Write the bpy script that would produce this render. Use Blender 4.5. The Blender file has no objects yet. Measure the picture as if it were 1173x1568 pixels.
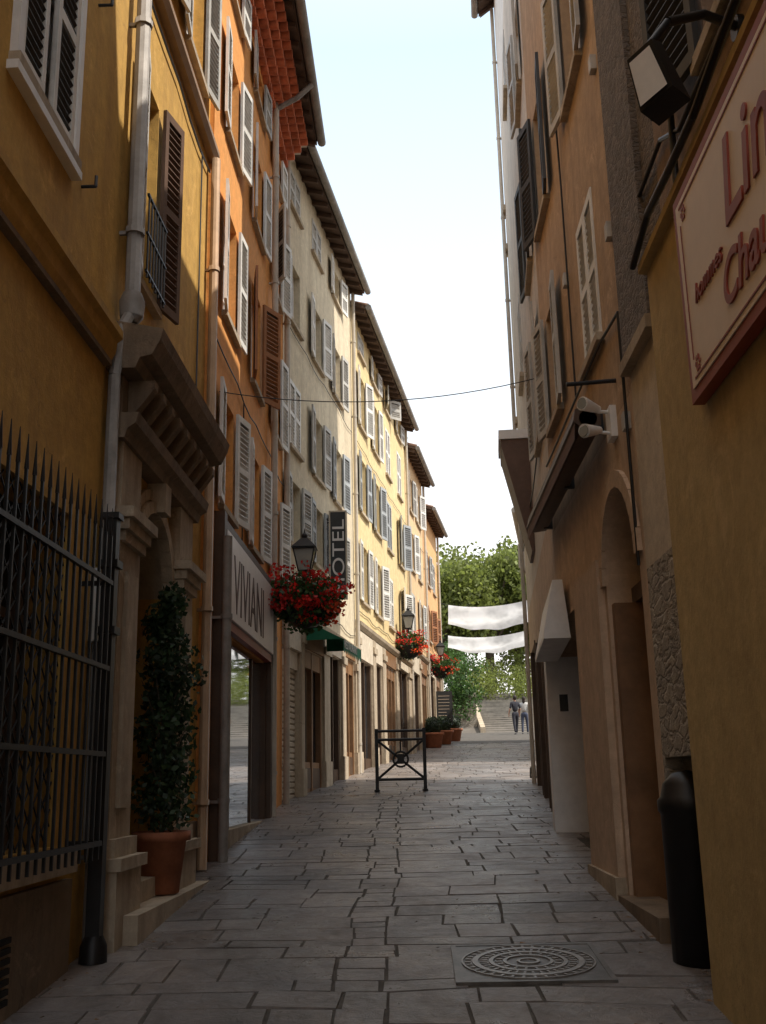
import bpy, math, random
from mathutils import Vector, Matrix, noise
random.seed(7)
SC=bpy.context.scene; COL=SC.collection
rnd=random.random
def ru(a,b): return a+(b-a)*rnd()

# ------------------------------------------------------------ terrain
PROF=[(-1500,-2.9),(-40,-2.9),(25,1.85),(52,3.63),(66,6.6),(90,7.4),(1500,8.2)]
def zg(y):
    for (a,b),(c,d) in zip(PROF,PROF[1:]):
        if y<=c: return b+(d-b)*(y-a)/(c-a)
    return 8.2

# ------------------------------------------------------------ materials
def newmat(name):
    m=bpy.data.materials.new(name); m.use_nodes=True
    nt=m.node_tree; return m,nt,nt.nodes,nt.links,nt.nodes['Principled BSDF']
def mixc(nt,fac,a,b,blend='MIX'):
    n=nt.nodes.new('ShaderNodeMix'); n.data_type='RGBA'; n.blend_type=blend
    L=nt.links
    for sock,val in ((n.inputs[0],fac),(n.inputs[6],a),(n.inputs[7],b)):
        if hasattr(val,'is_linked') or isinstance(val,bpy.types.NodeSocket): L.new(val,sock)
        elif isinstance(val,(int,float)): sock.default_value=val
        else: sock.default_value=(*val[:3],1)
    return n.outputs[2]
def noise_n(nt,scale,detail=5,rough=.6,vec=None,mapping=None,dist=0):
    tc=nt.nodes.new('ShaderNodeTexCoord'); out=tc.outputs['Object']
    if mapping:
        mp=nt.nodes.new('ShaderNodeMapping'); mp.inputs['Scale'].default_value=mapping
        nt.links.new(out,mp.inputs[0]); out=mp.outputs[0]
    n=nt.nodes.new('ShaderNodeTexNoise'); n.inputs['Scale'].default_value=scale
    n.inputs['Detail'].default_value=detail; n.inputs['Roughness'].default_value=rough
    n.inputs['Distortion'].default_value=dist
    nt.links.new(out,n.inputs['Vector']); return n.outputs[0]
def ramp(nt,src,p0,p1,v0=0.,v1=1.):
    r=nt.nodes.new('ShaderNodeMapRange'); r.inputs[1].default_value=p0; r.inputs[2].default_value=p1
    r.inputs[3].default_value=v0; r.inputs[4].default_value=v1; nt.links.new(src,r.inputs[0]); return r.outputs[0]
def plaster(name,c1,c2,dirt=(.12,.09,.06),dirt_amt=.55,rough=.9,bump=.3,patch=None,patch_lo=.62):
    m,nt,N,L,P=newmat(name)
    a=ramp(nt,noise_n(nt,.55,6,.65,dist=.6),.35,.68)
    col=mixc(nt,a,c1,c2)
    fine=ramp(nt,noise_n(nt,7,8,.75),.3,.75,.76,1.14)
    hs=N.new('ShaderNodeHueSaturation'); L.new(fine,hs.inputs['Value']); L.new(col,hs.inputs['Color']); col=hs.outputs[0]
    st=ramp(nt,noise_n(nt,1.0,6,.72,mapping=(2.8,2.8,.25)),.46,.74,0,dirt_amt)
    col=mixc(nt,st,col,dirt)
    bl=ramp(nt,noise_n(nt,1.7,8,.78,dist=1.0),.57,.66,0,dirt_amt*.8)
    col=mixc(nt,bl,col,[min(1,x*1.35+.05) for x in c1])
    if patch:
        pf=ramp(nt,noise_n(nt,.8,8,.7,dist=.8),patch_lo,patch_lo+.03)
        col=mixc(nt,pf,col,patch)
    tc=N.new('ShaderNodeTexCoord'); vo=N.new('ShaderNodeTexVoronoi'); vo.feature='DISTANCE_TO_EDGE'; vo.inputs['Scale'].default_value=.7
    nz=N.new('ShaderNodeTexNoise'); nz.inputs['Scale'].default_value=2.2; nz.inputs['Detail'].default_value=6
    va=N.new('ShaderNodeVectorMath'); va.operation='MULTIPLY_ADD'; va.inputs[1].default_value=(.9,.9,.9)
    L.new(tc.outputs['Object'],nz.inputs['Vector']); L.new(nz.outputs[1],va.inputs[0]); L.new(tc.outputs['Object'],va.inputs[2]); L.new(va.outputs[0],vo.inputs['Vector'])
    ck=ramp(nt,vo.outputs['Distance'],0,.006,.55,0)
    ckm=N.new('ShaderNodeMath'); ckm.operation='MULTIPLY'; L.new(ck,ckm.inputs[0]); L.new(ramp(nt,noise_n(nt,.6,3),.48,.56),ckm.inputs[1])
    col=mixc(nt,ckm.outputs[0],col,dirt)
    L.new(col,P.inputs['Base Color']); P.inputs['Roughness'].default_value=rough
    P.inputs['Specular IOR Level'].default_value=.25
    b=N.new('ShaderNodeBump'); b.inputs['Strength'].default_value=bump; b.inputs['Distance'].default_value=.025
    L.new(noise_n(nt,9,9,.7),b.inputs['Height']); L.new(b.outputs[0],P.inputs['Normal'])
    return m
def simple(name,c,rough=.6,metal=0,var=.25,scale=6,bump=0.1,spec=.4,island=0):
    m,nt,N,L,P=newmat(name)
    f=ramp(nt,noise_n(nt,scale,6,.7),.3,.72,1-var,1+var)
    if island:
        g=N.new('ShaderNodeNewGeometry'); r2=ramp(nt,g.outputs['Random Per Island'],0,1,1-island,1+island)
        mm=N.new('ShaderNodeMath'); mm.operation='MULTIPLY'; L.new(f,mm.inputs[0]); L.new(r2,mm.inputs[1]); f=mm.outputs[0]
    hs=N.new('ShaderNodeHueSaturation'); L.new(f,hs.inputs['Value']); hs.inputs['Color'].default_value=(*c,1)
    L.new(hs.outputs[0],P.inputs['Base Color']); P.inputs['Roughness'].default_value=rough
    P.inputs['Metallic'].default_value=metal; P.inputs['Specular IOR Level'].default_value=spec
    if bump:
        b=N.new('ShaderNodeBump'); b.inputs['Strength'].default_value=bump; b.inputs['Distance'].default_value=.01
        L.new(noise_n(nt,scale*4,5,.7),b.inputs['Height']); L.new(b.outputs[0],P.inputs['Normal'])
    return m
def leafmat(name,c,var=.5,trans=.35):
    m,nt,N,L,P=newmat(name)
    g=N.new('ShaderNodeNewGeometry'); v=ramp(nt,g.outputs['Random Per Island'],0,1,1-var,1+var)
    big=ramp(nt,noise_n(nt,.9,3),.35,.65,.7,1.3)
    mm=N.new('ShaderNodeMath'); mm.operation='MULTIPLY'; L.new(v,mm.inputs[0]); L.new(big,mm.inputs[1])
    hs=N.new('ShaderNodeHueSaturation'); hs.inputs['Color'].default_value=(*c,1); L.new(mm.outputs[0],hs.inputs['Value'])
    L.new(hs.outputs[0],P.inputs['Base Color']); P.inputs['Roughness'].default_value=.55
    t=N.new('ShaderNodeBsdfTranslucent'); L.new(hs.outputs[0],t.inputs[0])
    mx=N.new('ShaderNodeMixShader'); mx.inputs[0].default_value=trans
    L.new(P.outputs[0],mx.inputs[1]); L.new(t.outputs[0],mx.inputs[2]); L.new(mx.outputs[0],N['Material Output'].inputs[0])
    return m
def stone_slab():
    m,nt,N,L,P=newmat('paving_stone')
    g=N.new('ShaderNodeNewGeometry')
    c=mixc(nt,g.outputs['Random Per Island'],(.175,.152,.142),(.285,.25,.235))
    n1=ramp(nt,noise_n(nt,.9,6,.7,dist=.6),.42,.7,0,.8); c=mixc(nt,n1,c,(.22,.17,.13),'MIX')
    n0=ramp(nt,noise_n(nt,6,9,.8,dist=.6),.25,.8,.5,1.5)
    dm=ramp(nt,noise_n(nt,.45,5,.65,dist=.8),.38,.62,.60,1.12)
    mm=N.new('ShaderNodeMath'); mm.operation='MULTIPLY'; L.new(n0,mm.inputs[0]); L.new(dm,mm.inputs[1])
    hs=N.new('ShaderNodeHueSaturation'); L.new(mm.outputs[0],hs.inputs['Value']); L.new(c,hs.inputs['Color'])
    sp=ramp(nt,noise_n(nt,22,4,.6),.69,.75,0,.6); c2=mixc(nt,sp,hs.outputs[0],(.40,.37,.33))
    L.new(c2,P.inputs['Base Color'])
    L.new(ramp(nt,noise_n(nt,1.3,8,.78,dist=.6),.34,.66,.20,.60),P.inputs['Roughness']); P.inputs['Specular IOR Level'].default_value=.5
    b=N.new('ShaderNodeBump'); b.inputs['Strength'].default_value=.75; b.inputs['Distance'].default_value=.025
    L.new(noise_n(nt,8,9,.68,dist=.4),b.inputs['Height']); L.new(b.outputs[0],P.inputs['Normal'])
    return m
def rubble(name,c1,c2,scale=5):
    m,nt,N,L,P=newmat(name)
    tc=N.new('ShaderNodeTexCoord'); mp=N.new('ShaderNodeMapping'); mp.inputs['Scale'].default_value=(1,1,2.1); L.new(tc.outputs['Object'],mp.inputs[0])
    nz=N.new('ShaderNodeTexNoise'); nz.inputs['Scale'].default_value=5; nz.inputs['Detail'].default_value=6
    L.new(mp.outputs[0],nz.inputs['Vector'])
    va=N.new('ShaderNodeVectorMath'); va.operation='MULTIPLY_ADD'; va.inputs[1].default_value=(.3,.3,.3)
    L.new(nz.outputs[1],va.inputs[0]); L.new(mp.outputs[0],va.inputs[2])
    v=N.new('ShaderNodeTexVoronoi'); v.feature='DISTANCE_TO_EDGE'; v.inputs['Scale'].default_value=scale; L.new(va.outputs[0],v.inputs['Vector'])
    v2=N.new('ShaderNodeTexVoronoi'); v2.inputs['Scale'].default_value=scale; L.new(va.outputs[0],v2.inputs['Vector'])
    sx=N.new('ShaderNodeSeparateColor'); L.new(v2.outputs['Color'],sx.inputs[0])
    c=mixc(nt,sx.outputs[0],c1,c2)
    e=ramp(nt,v.outputs['Distance'],.0,.12,.75,0); c=mixc(nt,e,c,[(x+y)*.42 for x,y in zip(c1,c2)])
    f=ramp(nt,noise_n(nt,13,9,.75),.3,.7,.6,1.3)
    hs=N.new('ShaderNodeHueSaturation'); L.new(f,hs.inputs['Value']); L.new(c,hs.inputs['Color'])
    pl=ramp(nt,noise_n(nt,2.4,7,.7,dist=.6),.56,.62,0,.85)
    L.new(mixc(nt,pl,hs.outputs[0],[y*.95 for y in c2]),P.inputs['Base Color'])
    P.inputs['Roughness'].default_value=.92
    b=N.new('ShaderNodeBump'); b.inputs['Strength'].default_value=.6; b.inputs['Distance'].default_value=.03
    ad=N.new('ShaderNodeMath'); ad.operation='ADD'; L.new(ramp(nt,v.outputs['Distance'],0,.16),ad.inputs[0]); L.new(noise_n(nt,12,8,.7),ad.inputs[1])
    L.new(ad.outputs[0],b.inputs['Height']); L.new(b.outputs[0],P.inputs['Normal'])
    return m
M={}
M['ochre']=plaster('ochre_plaster',(.68,.415,.115),(.57,.335,.09),dirt=(.30,.175,.07),dirt_amt=.55)
M['ochre2']=plaster('ochre_plaster_right',(.62,.46,.215),(.54,.39,.175),dirt=(.33,.23,.12),dirt_amt=.35)
M['yorange']=plaster('yellow_orange_plaster',(.82,.46,.12),(.76,.41,.10),dirt=(.45,.23,.08),dirt_amt=.3)
M['orange']=plaster('orange_plaster',(.86,.38,.11),(.82,.39,.13),dirt=(.56,.23,.09),dirt_amt=.3)
M['cream']=plaster('cream_plaster',(.76,.66,.48),(.67,.57,.41),dirt=(.38,.3,.2),dirt_amt=.55)
M['yellow']=plaster('yellow_plaster',(.80,.64,.35),(.73,.56,.30),dirt=(.46,.34,.17),dirt_amt=.4)
M['peach']=plaster('peach_plaster',(.77,.55,.32),(.71,.49,.28),dirt_amt=.25)
M['salmon']=plaster('salmon_plaster',(.80,.44,.20),(.76,.46,.22),dirt_amt=.2)
M['tan']=plaster('tan_plaster',(.56,.39,.25),(.47,.325,.205),dirt=(.25,.17,.12),dirt_amt=.55)
M['tanlow']=plaster('tan_lower_plaster',(.69,.52,.37),(.61,.45,.32),dirt=(.36,.24,.17),dirt_amt=.45)
M['brown']=plaster('brown_render',(.37,.265,.195),(.29,.205,.15),dirt=(.13,.09,.07),dirt_amt=.6,bump=.8)
M['grey']=plaster('greybeige_plaster',(.74,.66,.57),(.63,.56,.48),dirt=(.38,.33,.28),dirt_amt=.55,patch=(.40,.35,.30),patch_lo=.63)
M['white']=plaster('white_plaster',(.84,.81,.77),(.78,.75,.70),dirt=(.55,.5,.44),dirt_amt=.3)
M['creamp']=plaster('cream_panel_plaster',(.72,.63,.50),(.64,.55,.43),dirt=(.42,.33,.24),dirt_amt=.5)
M['stone']=plaster('dressed_stone',(.55,.45,.33),(.47,.385,.28),dirt=(.2,.15,.11),dirt_amt=.65,bump=.5)
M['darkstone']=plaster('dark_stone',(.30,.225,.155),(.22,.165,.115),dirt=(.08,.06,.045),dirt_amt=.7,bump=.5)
M['rubble']=rubble('rubble_stone',(.31,.27,.22),(.45,.39,.31),5.)
M['drubble']=rubble('dark_brick_rubble',(.16,.13,.105),(.24,.195,.16),10)
M['slab']=stone_slab()
M['stepstone']=simple('step_stone',(.22,.20,.17),.85,var=.5,scale=1.4,bump=.4)
M['dirt']=simple('joint_dirt',(.095,.083,.07),.95,var=.5)
M['groundm']=simple('ground_earth',(.14,.12,.10),.95,var=.3,scale=1.5)
M['dryleaf']=simple('dry_leaf',(.20,.11,.045),.8,var=.3,island=.5)
M['blackiron']=simple('black_iron',(.018,.017,.017),.45,.3,var=.3,spec=.5)
M['zinc']=simple('zinc_pipe',(.29,.265,.24),.6,.15,var=.35,scale=3)
M['bpipe']=simple('brown_pipe',(.34,.22,.13),.55,.2,var=.25,scale=3)
M['lpipe']=simple('light_painted_pipe',(.52,.46,.38),.6,0,var=.2,scale=3)
M['whitep']=simple('white_paint',(.82,.80,.77),.5,var=.1,scale=5,bump=.03)
M['shut_g']=simple('grey_shutter_paint',(.48,.46,.42),.6,var=.25,scale=2.5)
M['shut_w']=simple('white_shutter_paint',(.74,.72,.67),.6,var=.2,scale=2.5)
M['shut_b']=simple('brown_shutter_paint',(.13,.075,.05),.6,var=.2,scale=5)
M['shut_o']=simple('rust_shutter_paint',(.36,.15,.06),.6,var=.2,scale=5)
M['shut_d']=simple('dark_shutter_paint',(.045,.045,.045),.55,var=.2,scale=5)
M['shut_bl']=simple('bluegrey_shutter_paint',(.38,.40,.41),.6,var=.2,scale=2.5)
M['wood']=simple('dark_wood',(.085,.05,.03),.55,var=.35,scale=3)
M['bwood']=simple('brown_wood',(.25,.13,.06),.5,var=.3,scale=3)
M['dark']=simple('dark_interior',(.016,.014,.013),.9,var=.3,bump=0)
M['roofu']=simple('eave_boards',(.11,.07,.05),.8,var=.3,scale=4)
M['tile']=simple('roof_tile',(.60,.18,.085),.85,var=.3,scale=5,island=.25)
M['otile']=simple('old_roof_tile',(.24,.15,.11),.9,var=.35,scale=5,island=.3)
M['mortar']=simple('mortar',(.78,.70,.60),.9,var=.2)
M['terra']=simple('terracotta',(.36,.13,.065),.8,var=.25,scale=8)
M['glass'],_nt,_N,_L,_P=newmat('window_glass')
_P.inputs['Base Color'].default_value=(.03,.035,.04,1); _P.inputs['Roughness'].default_value=.05; _P.inputs['Specular IOR Level'].default_value=.9
M['mirror'],_nt,_N,_L,_P=newmat('shop_glass')
_P.inputs['Base Color'].default_value=(.6,.63,.67,1); _P.inputs['Roughness'].default_value=.03; _P.inputs['Metallic'].default_value=.9
M['signred']=simple('sign_red',(.30,.055,.03),.5,var=.1,bump=0)
M['signcream']=simple('sign_cream',(.82,.67,.53),.5,var=.05,bump=0)
M['signwhite']=simple('sign_white',(.82,.78,.75),.45,var=.05,bump=0)
M['signgrey']=simple('sign_letter_brown',(.10,.06,.05),.5,var=.05,bump=0)
M['green']=simple('green_awning_cloth',(.02,.17,.09),.8,var=.15)
M['brownc']=simple('brown_awning_cloth',(.13,.07,.045),.85,var=.2)
M['leaf']=leafmat('tree_leaf',(.19,.225,.05),.5,.5)
M['ivy']=leafmat('ivy_leaf',(.06,.125,.024),.5,.35)
M['bush']=leafmat('bush_leaf',(.024,.048,.016),.5,.15)
M['fleaf']=leafmat('geranium_leaf',(.04,.095,.02),.5,.25)
M['fred']=leafmat('red_flower',(.72,.02,.012),.4,.3)
M['forange']=leafmat('orange_flower',(.80,.10,.02),.4,.3)
M['bark']=simple('bark',(.12,.09,.065),.9,var=.4,scale=5,bump=.5)
M['skin']=simple('skin',(.45,.25,.17),.6,var=.05,bump=0)
M['hair']=simple('hair',(.03,.02,.015),.7,var=.2,bump=0)
M['cdark']=simple('dark_clothes',(.03,.03,.04),.85,var=.2,bump=.1)
M['cwhite']=simple('light_clothes',(.55,.54,.52),.85,var=.1,bump=.1)
M['cblue']=simple('blue_clothes',(.06,.07,.11),.85,var=.1,bump=.1)
M['iron_cover']=simple('cast_iron_cover',(.15,.135,.12),.45,.3,var=.4,scale=9,bump=.3)
M['iron_light']=simple('cast_iron_ring',(.30,.275,.25),.4,.2,var=.35,scale=9,bump=.3)
M['cloth']=leafmat('banner_cloth',(.80,.78,.76),.03,.45)
M['lglass'],_nt,_N,_L,_P=newmat('lantern_glass')
_P.inputs['Base Color'].default_value=(.55,.55,.5,1); _P.inputs['Roughness'].default_value=.2
_P.inputs['Transmission Weight'].default_value=.5

# ------------------------------------------------------------ mesh tools
class Frame:
    def __init__(s,ox,oy,dx,dy,side):
        l=math.hypot(dx,dy); s.o=Vector((ox,oy,0)); s.u=Vector((dx/l,dy/l,0))
        s.n=Vector((s.u.y,-s.u.x,0))*(1 if side=='L' else -1)
    def p(s,a,d,z): return s.o+s.u*a+s.n*d+Vector((0,0,z))
WF=Frame(0,0,1,0,'R')  # world frame: s=x, d=y
def root(name,loc=(0,0,0)):
    e=bpy.data.objects.new(name,None); e.empty_display_size=.3; COL.objects.link(e); return e
class MB:
    def __init__(s): s.v=[];s.f=[];s.m=[];s.sm=[];s.mats=[]
    def mi(s,k):
        if k not in s.mats: s.mats.append(k)
        return s.mats.index(k)
    def add(s,vs,fs,k,smooth=False):
        b=len(s.v); s.v+= [tuple(v) for v in vs]; i=s.mi(k)
        for f in fs: s.f.append([b+j for j in f]); s.m.append(i); s.sm.append(smooth)
    def obox(s,o,ax,ay,az,k):
        o=Vector(o)
        vs=[o,o+ax,o+ax+ay,o+ay,o+az,o+ax+az,o+ax+ay+az,o+ay+az]
        s.add(vs,[(0,3,2,1),(4,5,6,7),(0,1,5,4),(1,2,6,5),(2,3,7,6),(3,0,4,7)],k)
    def box(s,fr,s0,s1,d0,d1,z0,z1,k):
        s.obox(fr.p(s0,d0,z0),fr.u*(s1-s0),fr.n*(d1-d0),Vector((0,0,z1-z0)),k)
    def cyl(s,p0,p1,r0,r1,k,n=10,cap=True):
        p0=Vector(p0);p1=Vector(p1);d=(p1-p0).normalized()
        a=d.orthogonal().normalized();b=d.cross(a)
        vs=[];
        for p,r in((p0,r0),(p1,r1)):
            for i in range(n):
                t=2*math.pi*i/n; vs.append(p+a*(r*math.cos(t))+b*(r*math.sin(t)))
        s.add(vs,[(i,(i+1)%n,n+(i+1)%n,n+i) for i in range(n)],k,True)
        if cap: s.add(vs,[tuple(range(n))[::-1],tuple(range(n,2*n))],k)
    def tube(s,pts,r,k,n=8):
        for a,b in zip(pts,pts[1:]): s.cyl(a,b,r,r,k,n)
        for p in pts[1:-1]: s.ball(p,r*1.0,k,n)
    def ball(s,c,r,k,n=8,sq=(1,1,1)):
        c=Vector(c);vs=[];fs=[];h=max(4,n//2+1)
        for i in range(h+1):
            ph=math.pi*i/h
            for j in range(n):
                t=2*math.pi*j/n; vs.append(c+Vector((r*sq[0]*math.sin(ph)*math.cos(t),r*sq[1]*math.sin(ph)*math.sin(t),r*sq[2]*math.cos(ph))))
        for i in range(h):
            for j in range(n): fs.append((i*n+j,(i+1)*n+j,(i+1)*n+(j+1)%n,i*n+(j+1)%n))
        s.add(vs,fs,k,True)
    def lathe(s,c,prof,k,n=16):
        c=Vector(c);vs=[];fs=[]
        for r,z in prof:
            for j in range(n):
                t=2*math.pi*j/n; vs.append(c+Vector((r*math.cos(t),r*math.sin(t),z)))
        for i in range(len(prof)-1):
            for j in range(n): fs.append((i*n+j,i*n+(j+1)%n,(i+1)*n+(j+1)%n,(i+1)*n+j))
        s.add(vs,fs,k,True)
    def prof(s,fr,s0,s1,pts,k):
        "extrude (d,z) polygon along s"
        n=len(pts); vs=[fr.p(s0,d,z) for d,z in pts]+[fr.p(s1,d,z) for d,z in pts]
        s.add(vs,[(i,(i+1)%n,n+(i+1)%n,n+i) for i in range(n)]+[tuple(range(n))[::-1],tuple(range(n,2*n))],k)
    def poly_sz(s,fr,pts,d0,d1,k):
        "extrude (s,z) polygon along d"
        n=len(pts); vs=[fr.p(a,d0,z) for a,z in pts]+[fr.p(a,d1,z) for a,z in pts]
        s.add(vs,[(i,(i+1)%n,n+(i+1)%n,n+i) for i in range(n)]+[tuple(range(n))[::-1],tuple(range(n,2*n))],k)
    def leaves(s,c,rad,n,size,k,shell=.55,clump=0,flat=0):
        c=Vector(c); cs=None
        if clump:
            cs=[]
            for _ in range(clump):
                v=Vector((random.gauss(0,1),random.gauss(0,1),random.gauss(0,1))).normalized()*ru(.55,1)
                cs.append((v,ru(.18,.42)))
        for _ in range(n):
            if cs:
                v,r=random.choice(cs)
                q=v+Vector((random.gauss(0,1),random.gauss(0,1),random.gauss(0,.8))).normalized()*r*ru(.5,1)
            else:
                q=Vector((random.gauss(0,1),random.gauss(0,1),random.gauss(0,1))).normalized()*ru(shell,1.05)
            p=c+Vector((q.x*rad[0],q.y*rad[1],q.z*rad[2]))
            a=Vector((random.gauss(0,1),random.gauss(0,1),random.gauss(0,.7))).normalized()
            b=a.orthogonal().normalized(); b=(Matrix.Rotation(ru(0,6.3),3,a)@b)
            z=size*ru(.6,1.3)
            e=a.cross(b)
            s.add([p-b*z*.5,p+e*z*.32,p+b*z*.5,p-e*z*.32],[(0,1,2,3)],k)
    def finish(s,name,parent=None,bevel=0):
        me=bpy.data.meshes.new(name); me.from_pydata(s.v,[],s.f)
        for k in s.mats: me.materials.append(M[k])
        me.polygons.foreach_set('material_index',s.m); me.polygons.foreach_set('use_smooth',s.sm); me.update()
        o=bpy.data.objects.new(name,me); COL.objects.link(o)
        if parent: o.parent=parent
        if bevel:
            b=o.modifiers.new('b','BEVEL'); b.width=bevel; b.segments=2; b.limit_method='ANGLE'
        return o
def text(body,loc,rot,size,k,parent,name,ext=.006,shear=0,sx=1,align='LEFT',bold=0):
    t=bpy.data.curves.new(name,'FONT'); t.body=body; t.size=size; t.extrude=ext; t.shear=shear; t.offset=bold; t.align_x=align
    t.materials.append(M[k]); o=bpy.data.objects.new(name,t); o.location=loc; o.rotation_euler=[math.radians(a) for a in rot]
    o.scale=(sx,1,1); COL.objects.link(o); o.parent=parent; return o

# ------------------------------------------------------------ building parts
def wall(mb,fr,s0,s1,z0,z1,holes,k,depth=.2,d=0.,kr=None,bands=None):
    S=sorted({s0,s1,*[h[0] for h in holes],*[h[1] for h in holes]}); Z=sorted({z0,z1,*[h[2] for h in holes],*[h[3] for h in holes],*([b[0] for b in bands] if bands else [])})
    S=[x for x in S if s0<=x<=s1]; Z=[x for x in Z if z0<=x<=z1]
    for a,b in zip(S,S[1:]):
        for c,e in zip(Z,Z[1:]):
            ms,mz=(a+b)/2,(c+e)/2
            if any(h[0]<ms<h[1] and h[2]<mz<h[3] for h in holes): continue
            kk=k
            if bands:
                for bz,bk in bands:
                    if mz>bz: kk=bk
            mb.add([fr.p(a,d,c),fr.p(b,d,c),fr.p(b,d,e),fr.p(a,d,e)],[(0,1,2,3)],kk)
    for h in holes:
        a,b,c,e=h[:4]; dd=h[4] if len(h)>4 else depth; kk=kr or k; skip=h[5] if len(h)>5 else ''
        mz=(c+e)/2
        if bands and not kr:
            for bz,bk in bands:
                if mz>bz: kk=bk
        P=lambda x,y,z: fr.p(x,y,z)
        if 'a' not in skip: mb.add([P(a,d,c),P(a,d,e),P(a,d-dd,e),P(a,d-dd,c)],[(0,1,2,3)],kk)
        if 'b' not in skip: mb.add([P(b,d,c),P(b,d,e),P(b,d-dd,e),P(b,d-dd,c)],[(0,1,2,3)],kk)
        mb.add([P(a,d,c),P(b,d,c),P(b,d-dd,c),P(a,d-dd,c)],[(0,1,2,3)],kk)
        mb.add([P(a,d,e),P(b,d,e),P(b,d-dd,e),P(a,d-dd,e)],[(0,1,2,3)],kk)
def body(mb,fr,s0,s1,z0,z1,depth,k,d=0.,zlow=None):
    for s in (s0,s1):
        if zlow and s==zlow[0]:
            mb.add([fr.p(s,d,zlow[1]),fr.p(s,-depth,zlow[1]),fr.p(s,-depth,z1),fr.p(s,d,z1)],[(0,1,2,3)],k)
        else:
            mb.add([fr.p(s,d,z0),fr.p(s,-depth,z0),fr.p(s,-depth,z1),fr.p(s,d,z1)],[(0,1,2,3)],k)
    mb.add([fr.p(s0,-depth,z0),fr.p(s1,-depth,z0),fr.p(s1,-depth,z1),fr.p(s0,-depth,z1)],[(0,1,2,3)],k)
    for s in (s0,s1):
        mb.add([fr.p(s,0,z1),fr.p(s,-depth,z1),fr.p(s,-depth/2,z1+1.3)],[(0,1,2)],k)
def roof(mb,fr,s0,s1,z1,depth,ov=.4,gutter='zinc',ku='roofu',thick=.07,kt='otile'):
    h=1.3; sl=h/(depth/2)
    mb.prof(fr,s0-.02,s1+.02,[(ov,z1-ov*sl+.03),(-depth/2,z1+h+.03),(-depth/2,z1+h+.03+thick),(ov,z1-ov*sl+.03+thick)],ku)
    mb.prof(fr,s0-.02,s1+.02,[(ov+.03,z1-ov*sl+.03+thick+.003),(-depth/2,z1+h+.04+thick),(-depth/2,z1+h+.08+thick),(ov+.03,z1-ov*sl+.07+thick)],kt)
    mb.prof(fr,s0-.02,s1+.02,[(-depth-.3,z1-.05),(-depth/2-.002,z1+h+.03),(-depth/2-.002,z1+h+.08+thick),(-depth-.3,z1+.05)],kt)
    n=int((s1-s0)/.45)
    for i in range(n+1):
        s=s0+.1+(s1-s0-.2)*i/max(1,n)
        mb.prof(fr,s-.04,s+.04,[(0,z1-.08),(ov-.03,z1-ov*sl-.09+.03),(ov-.03,z1-ov*sl+.028),(0,z1+.028)],ku)
    nt=int((s1-s0)/.2)
    for i in range(nt):
        s=s0+.1+i*.2
        zt=z1-ov*sl+.07+thick+ru(-.012,.012)
        mb.cyl(fr.p(s,ov+.05+ru(-.02,.02),zt),fr.p(s,ov-1.2,zt+1.25*sl),.065,.065,kt,8)
    g0=fr.p(s0,ov+.09,z1-ov*sl+.06); g1=fr.p(s1,ov+.09,z1-ov*sl+.06)
    mb.cyl(g0,g1,.075,.075,gutter,10)
def shutter(mb,fr,hs,sg,w,z0,z1,ang,k,d=.02,ks=None):
    ks=ks or k
    a=math.radians(ang)
    ax=fr.u*(sg*math.cos(a))+fr.n*math.sin(a)
    th=fr.n*math.cos(a)-fr.u*(sg*math.sin(a))
    o=fr.p(hs,d,z0); H=z1-z0; T=.035; UP=Vector((0,0,1))
    fw=.06
    mb.obox(o,ax*fw,th*T,UP*H,k); mb.obox(o+ax*(w-fw),ax*fw,th*T,UP*H,k)
    for zz,hh in ((0,.08),(H-.08,.08),(H*.5-.04,.08)):
        mb.obox(o+ax*fw+UP*zz,ax*(w-2*fw),th*T,UP*hh,k)
    n=max(6,int(H/.075))
    for i in range(n):
        zz=.08+(H-.2)*(i+.3)/n
        mb.obox(o+ax*fw+UP*zz+th*.004,ax*(w-2*fw),th*.028+UP*.03,UP*.012-th*.004,ks)
    mb.obox(o+ax*fw+th*.001,ax*(w-2*fw),th*.003,UP*H,'shut_d')
def window(mw,ms,fr,s0,s1,z0,z1,shut='shut_g',angs=(8,8),frame='whitep',d=0.,closed=False,sill=True,sw=None):
    dd=d-.15
    mw.box(fr,s0,s1,dd-.02,dd-.01,z0,z1,'glass')
    f=.05
    mw.box(fr,s0,s0+f,dd-.01,dd+.03,z0,z1,frame); mw.box(fr,s1-f,s1,dd-.01,dd+.03,z0,z1,frame)
    mw.box(fr,s0+f,s1-f,dd-.01,dd+.03,z0,z0+f,frame); mw.box(fr,s0+f,s1-f,dd-.01,dd+.03,z1-f,z1,frame)
    c=(s0+s1)/2; mw.box(fr,c-.04,c+.04,dd-.01,dd+.035,z0+f,z1-f,frame)
    n=2 if z1-z0>1 else 1
    for i in range(1,n+1):
        zz=z0+(z1-z0)*i/(n+1); mw.box(fr,s0+f,c-.04,dd-.01,dd+.02,zz-.015,zz+.015,frame); mw.box(fr,c+.04,s1-f,dd-.01,dd+.02,zz-.015,zz+.015,frame)
    if sill: mw.box(fr,s0-.08,s1+.08,d-.14,d+.07,z0-.07,z0-.002,'stone')
    if shut:
        w=sw or (s1-s0)/2
        if closed:
            shutter(ms,fr,s0,1,w-.005,z0,z1,0,shut,d-.02); shutter(ms,fr,s1,-1,w-.005,z0,z1,0,shut,d-.02)
        else:
            if angs[0] is not None: shutter(ms,fr,s0,-1,w,z0-.02,z1+.02,angs[0],shut,d+.03)
            if angs[1] is not None: shutter(ms,fr,s1,1,w,z0-.02,z1+.02,angs[1],shut,d+.03)
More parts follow.
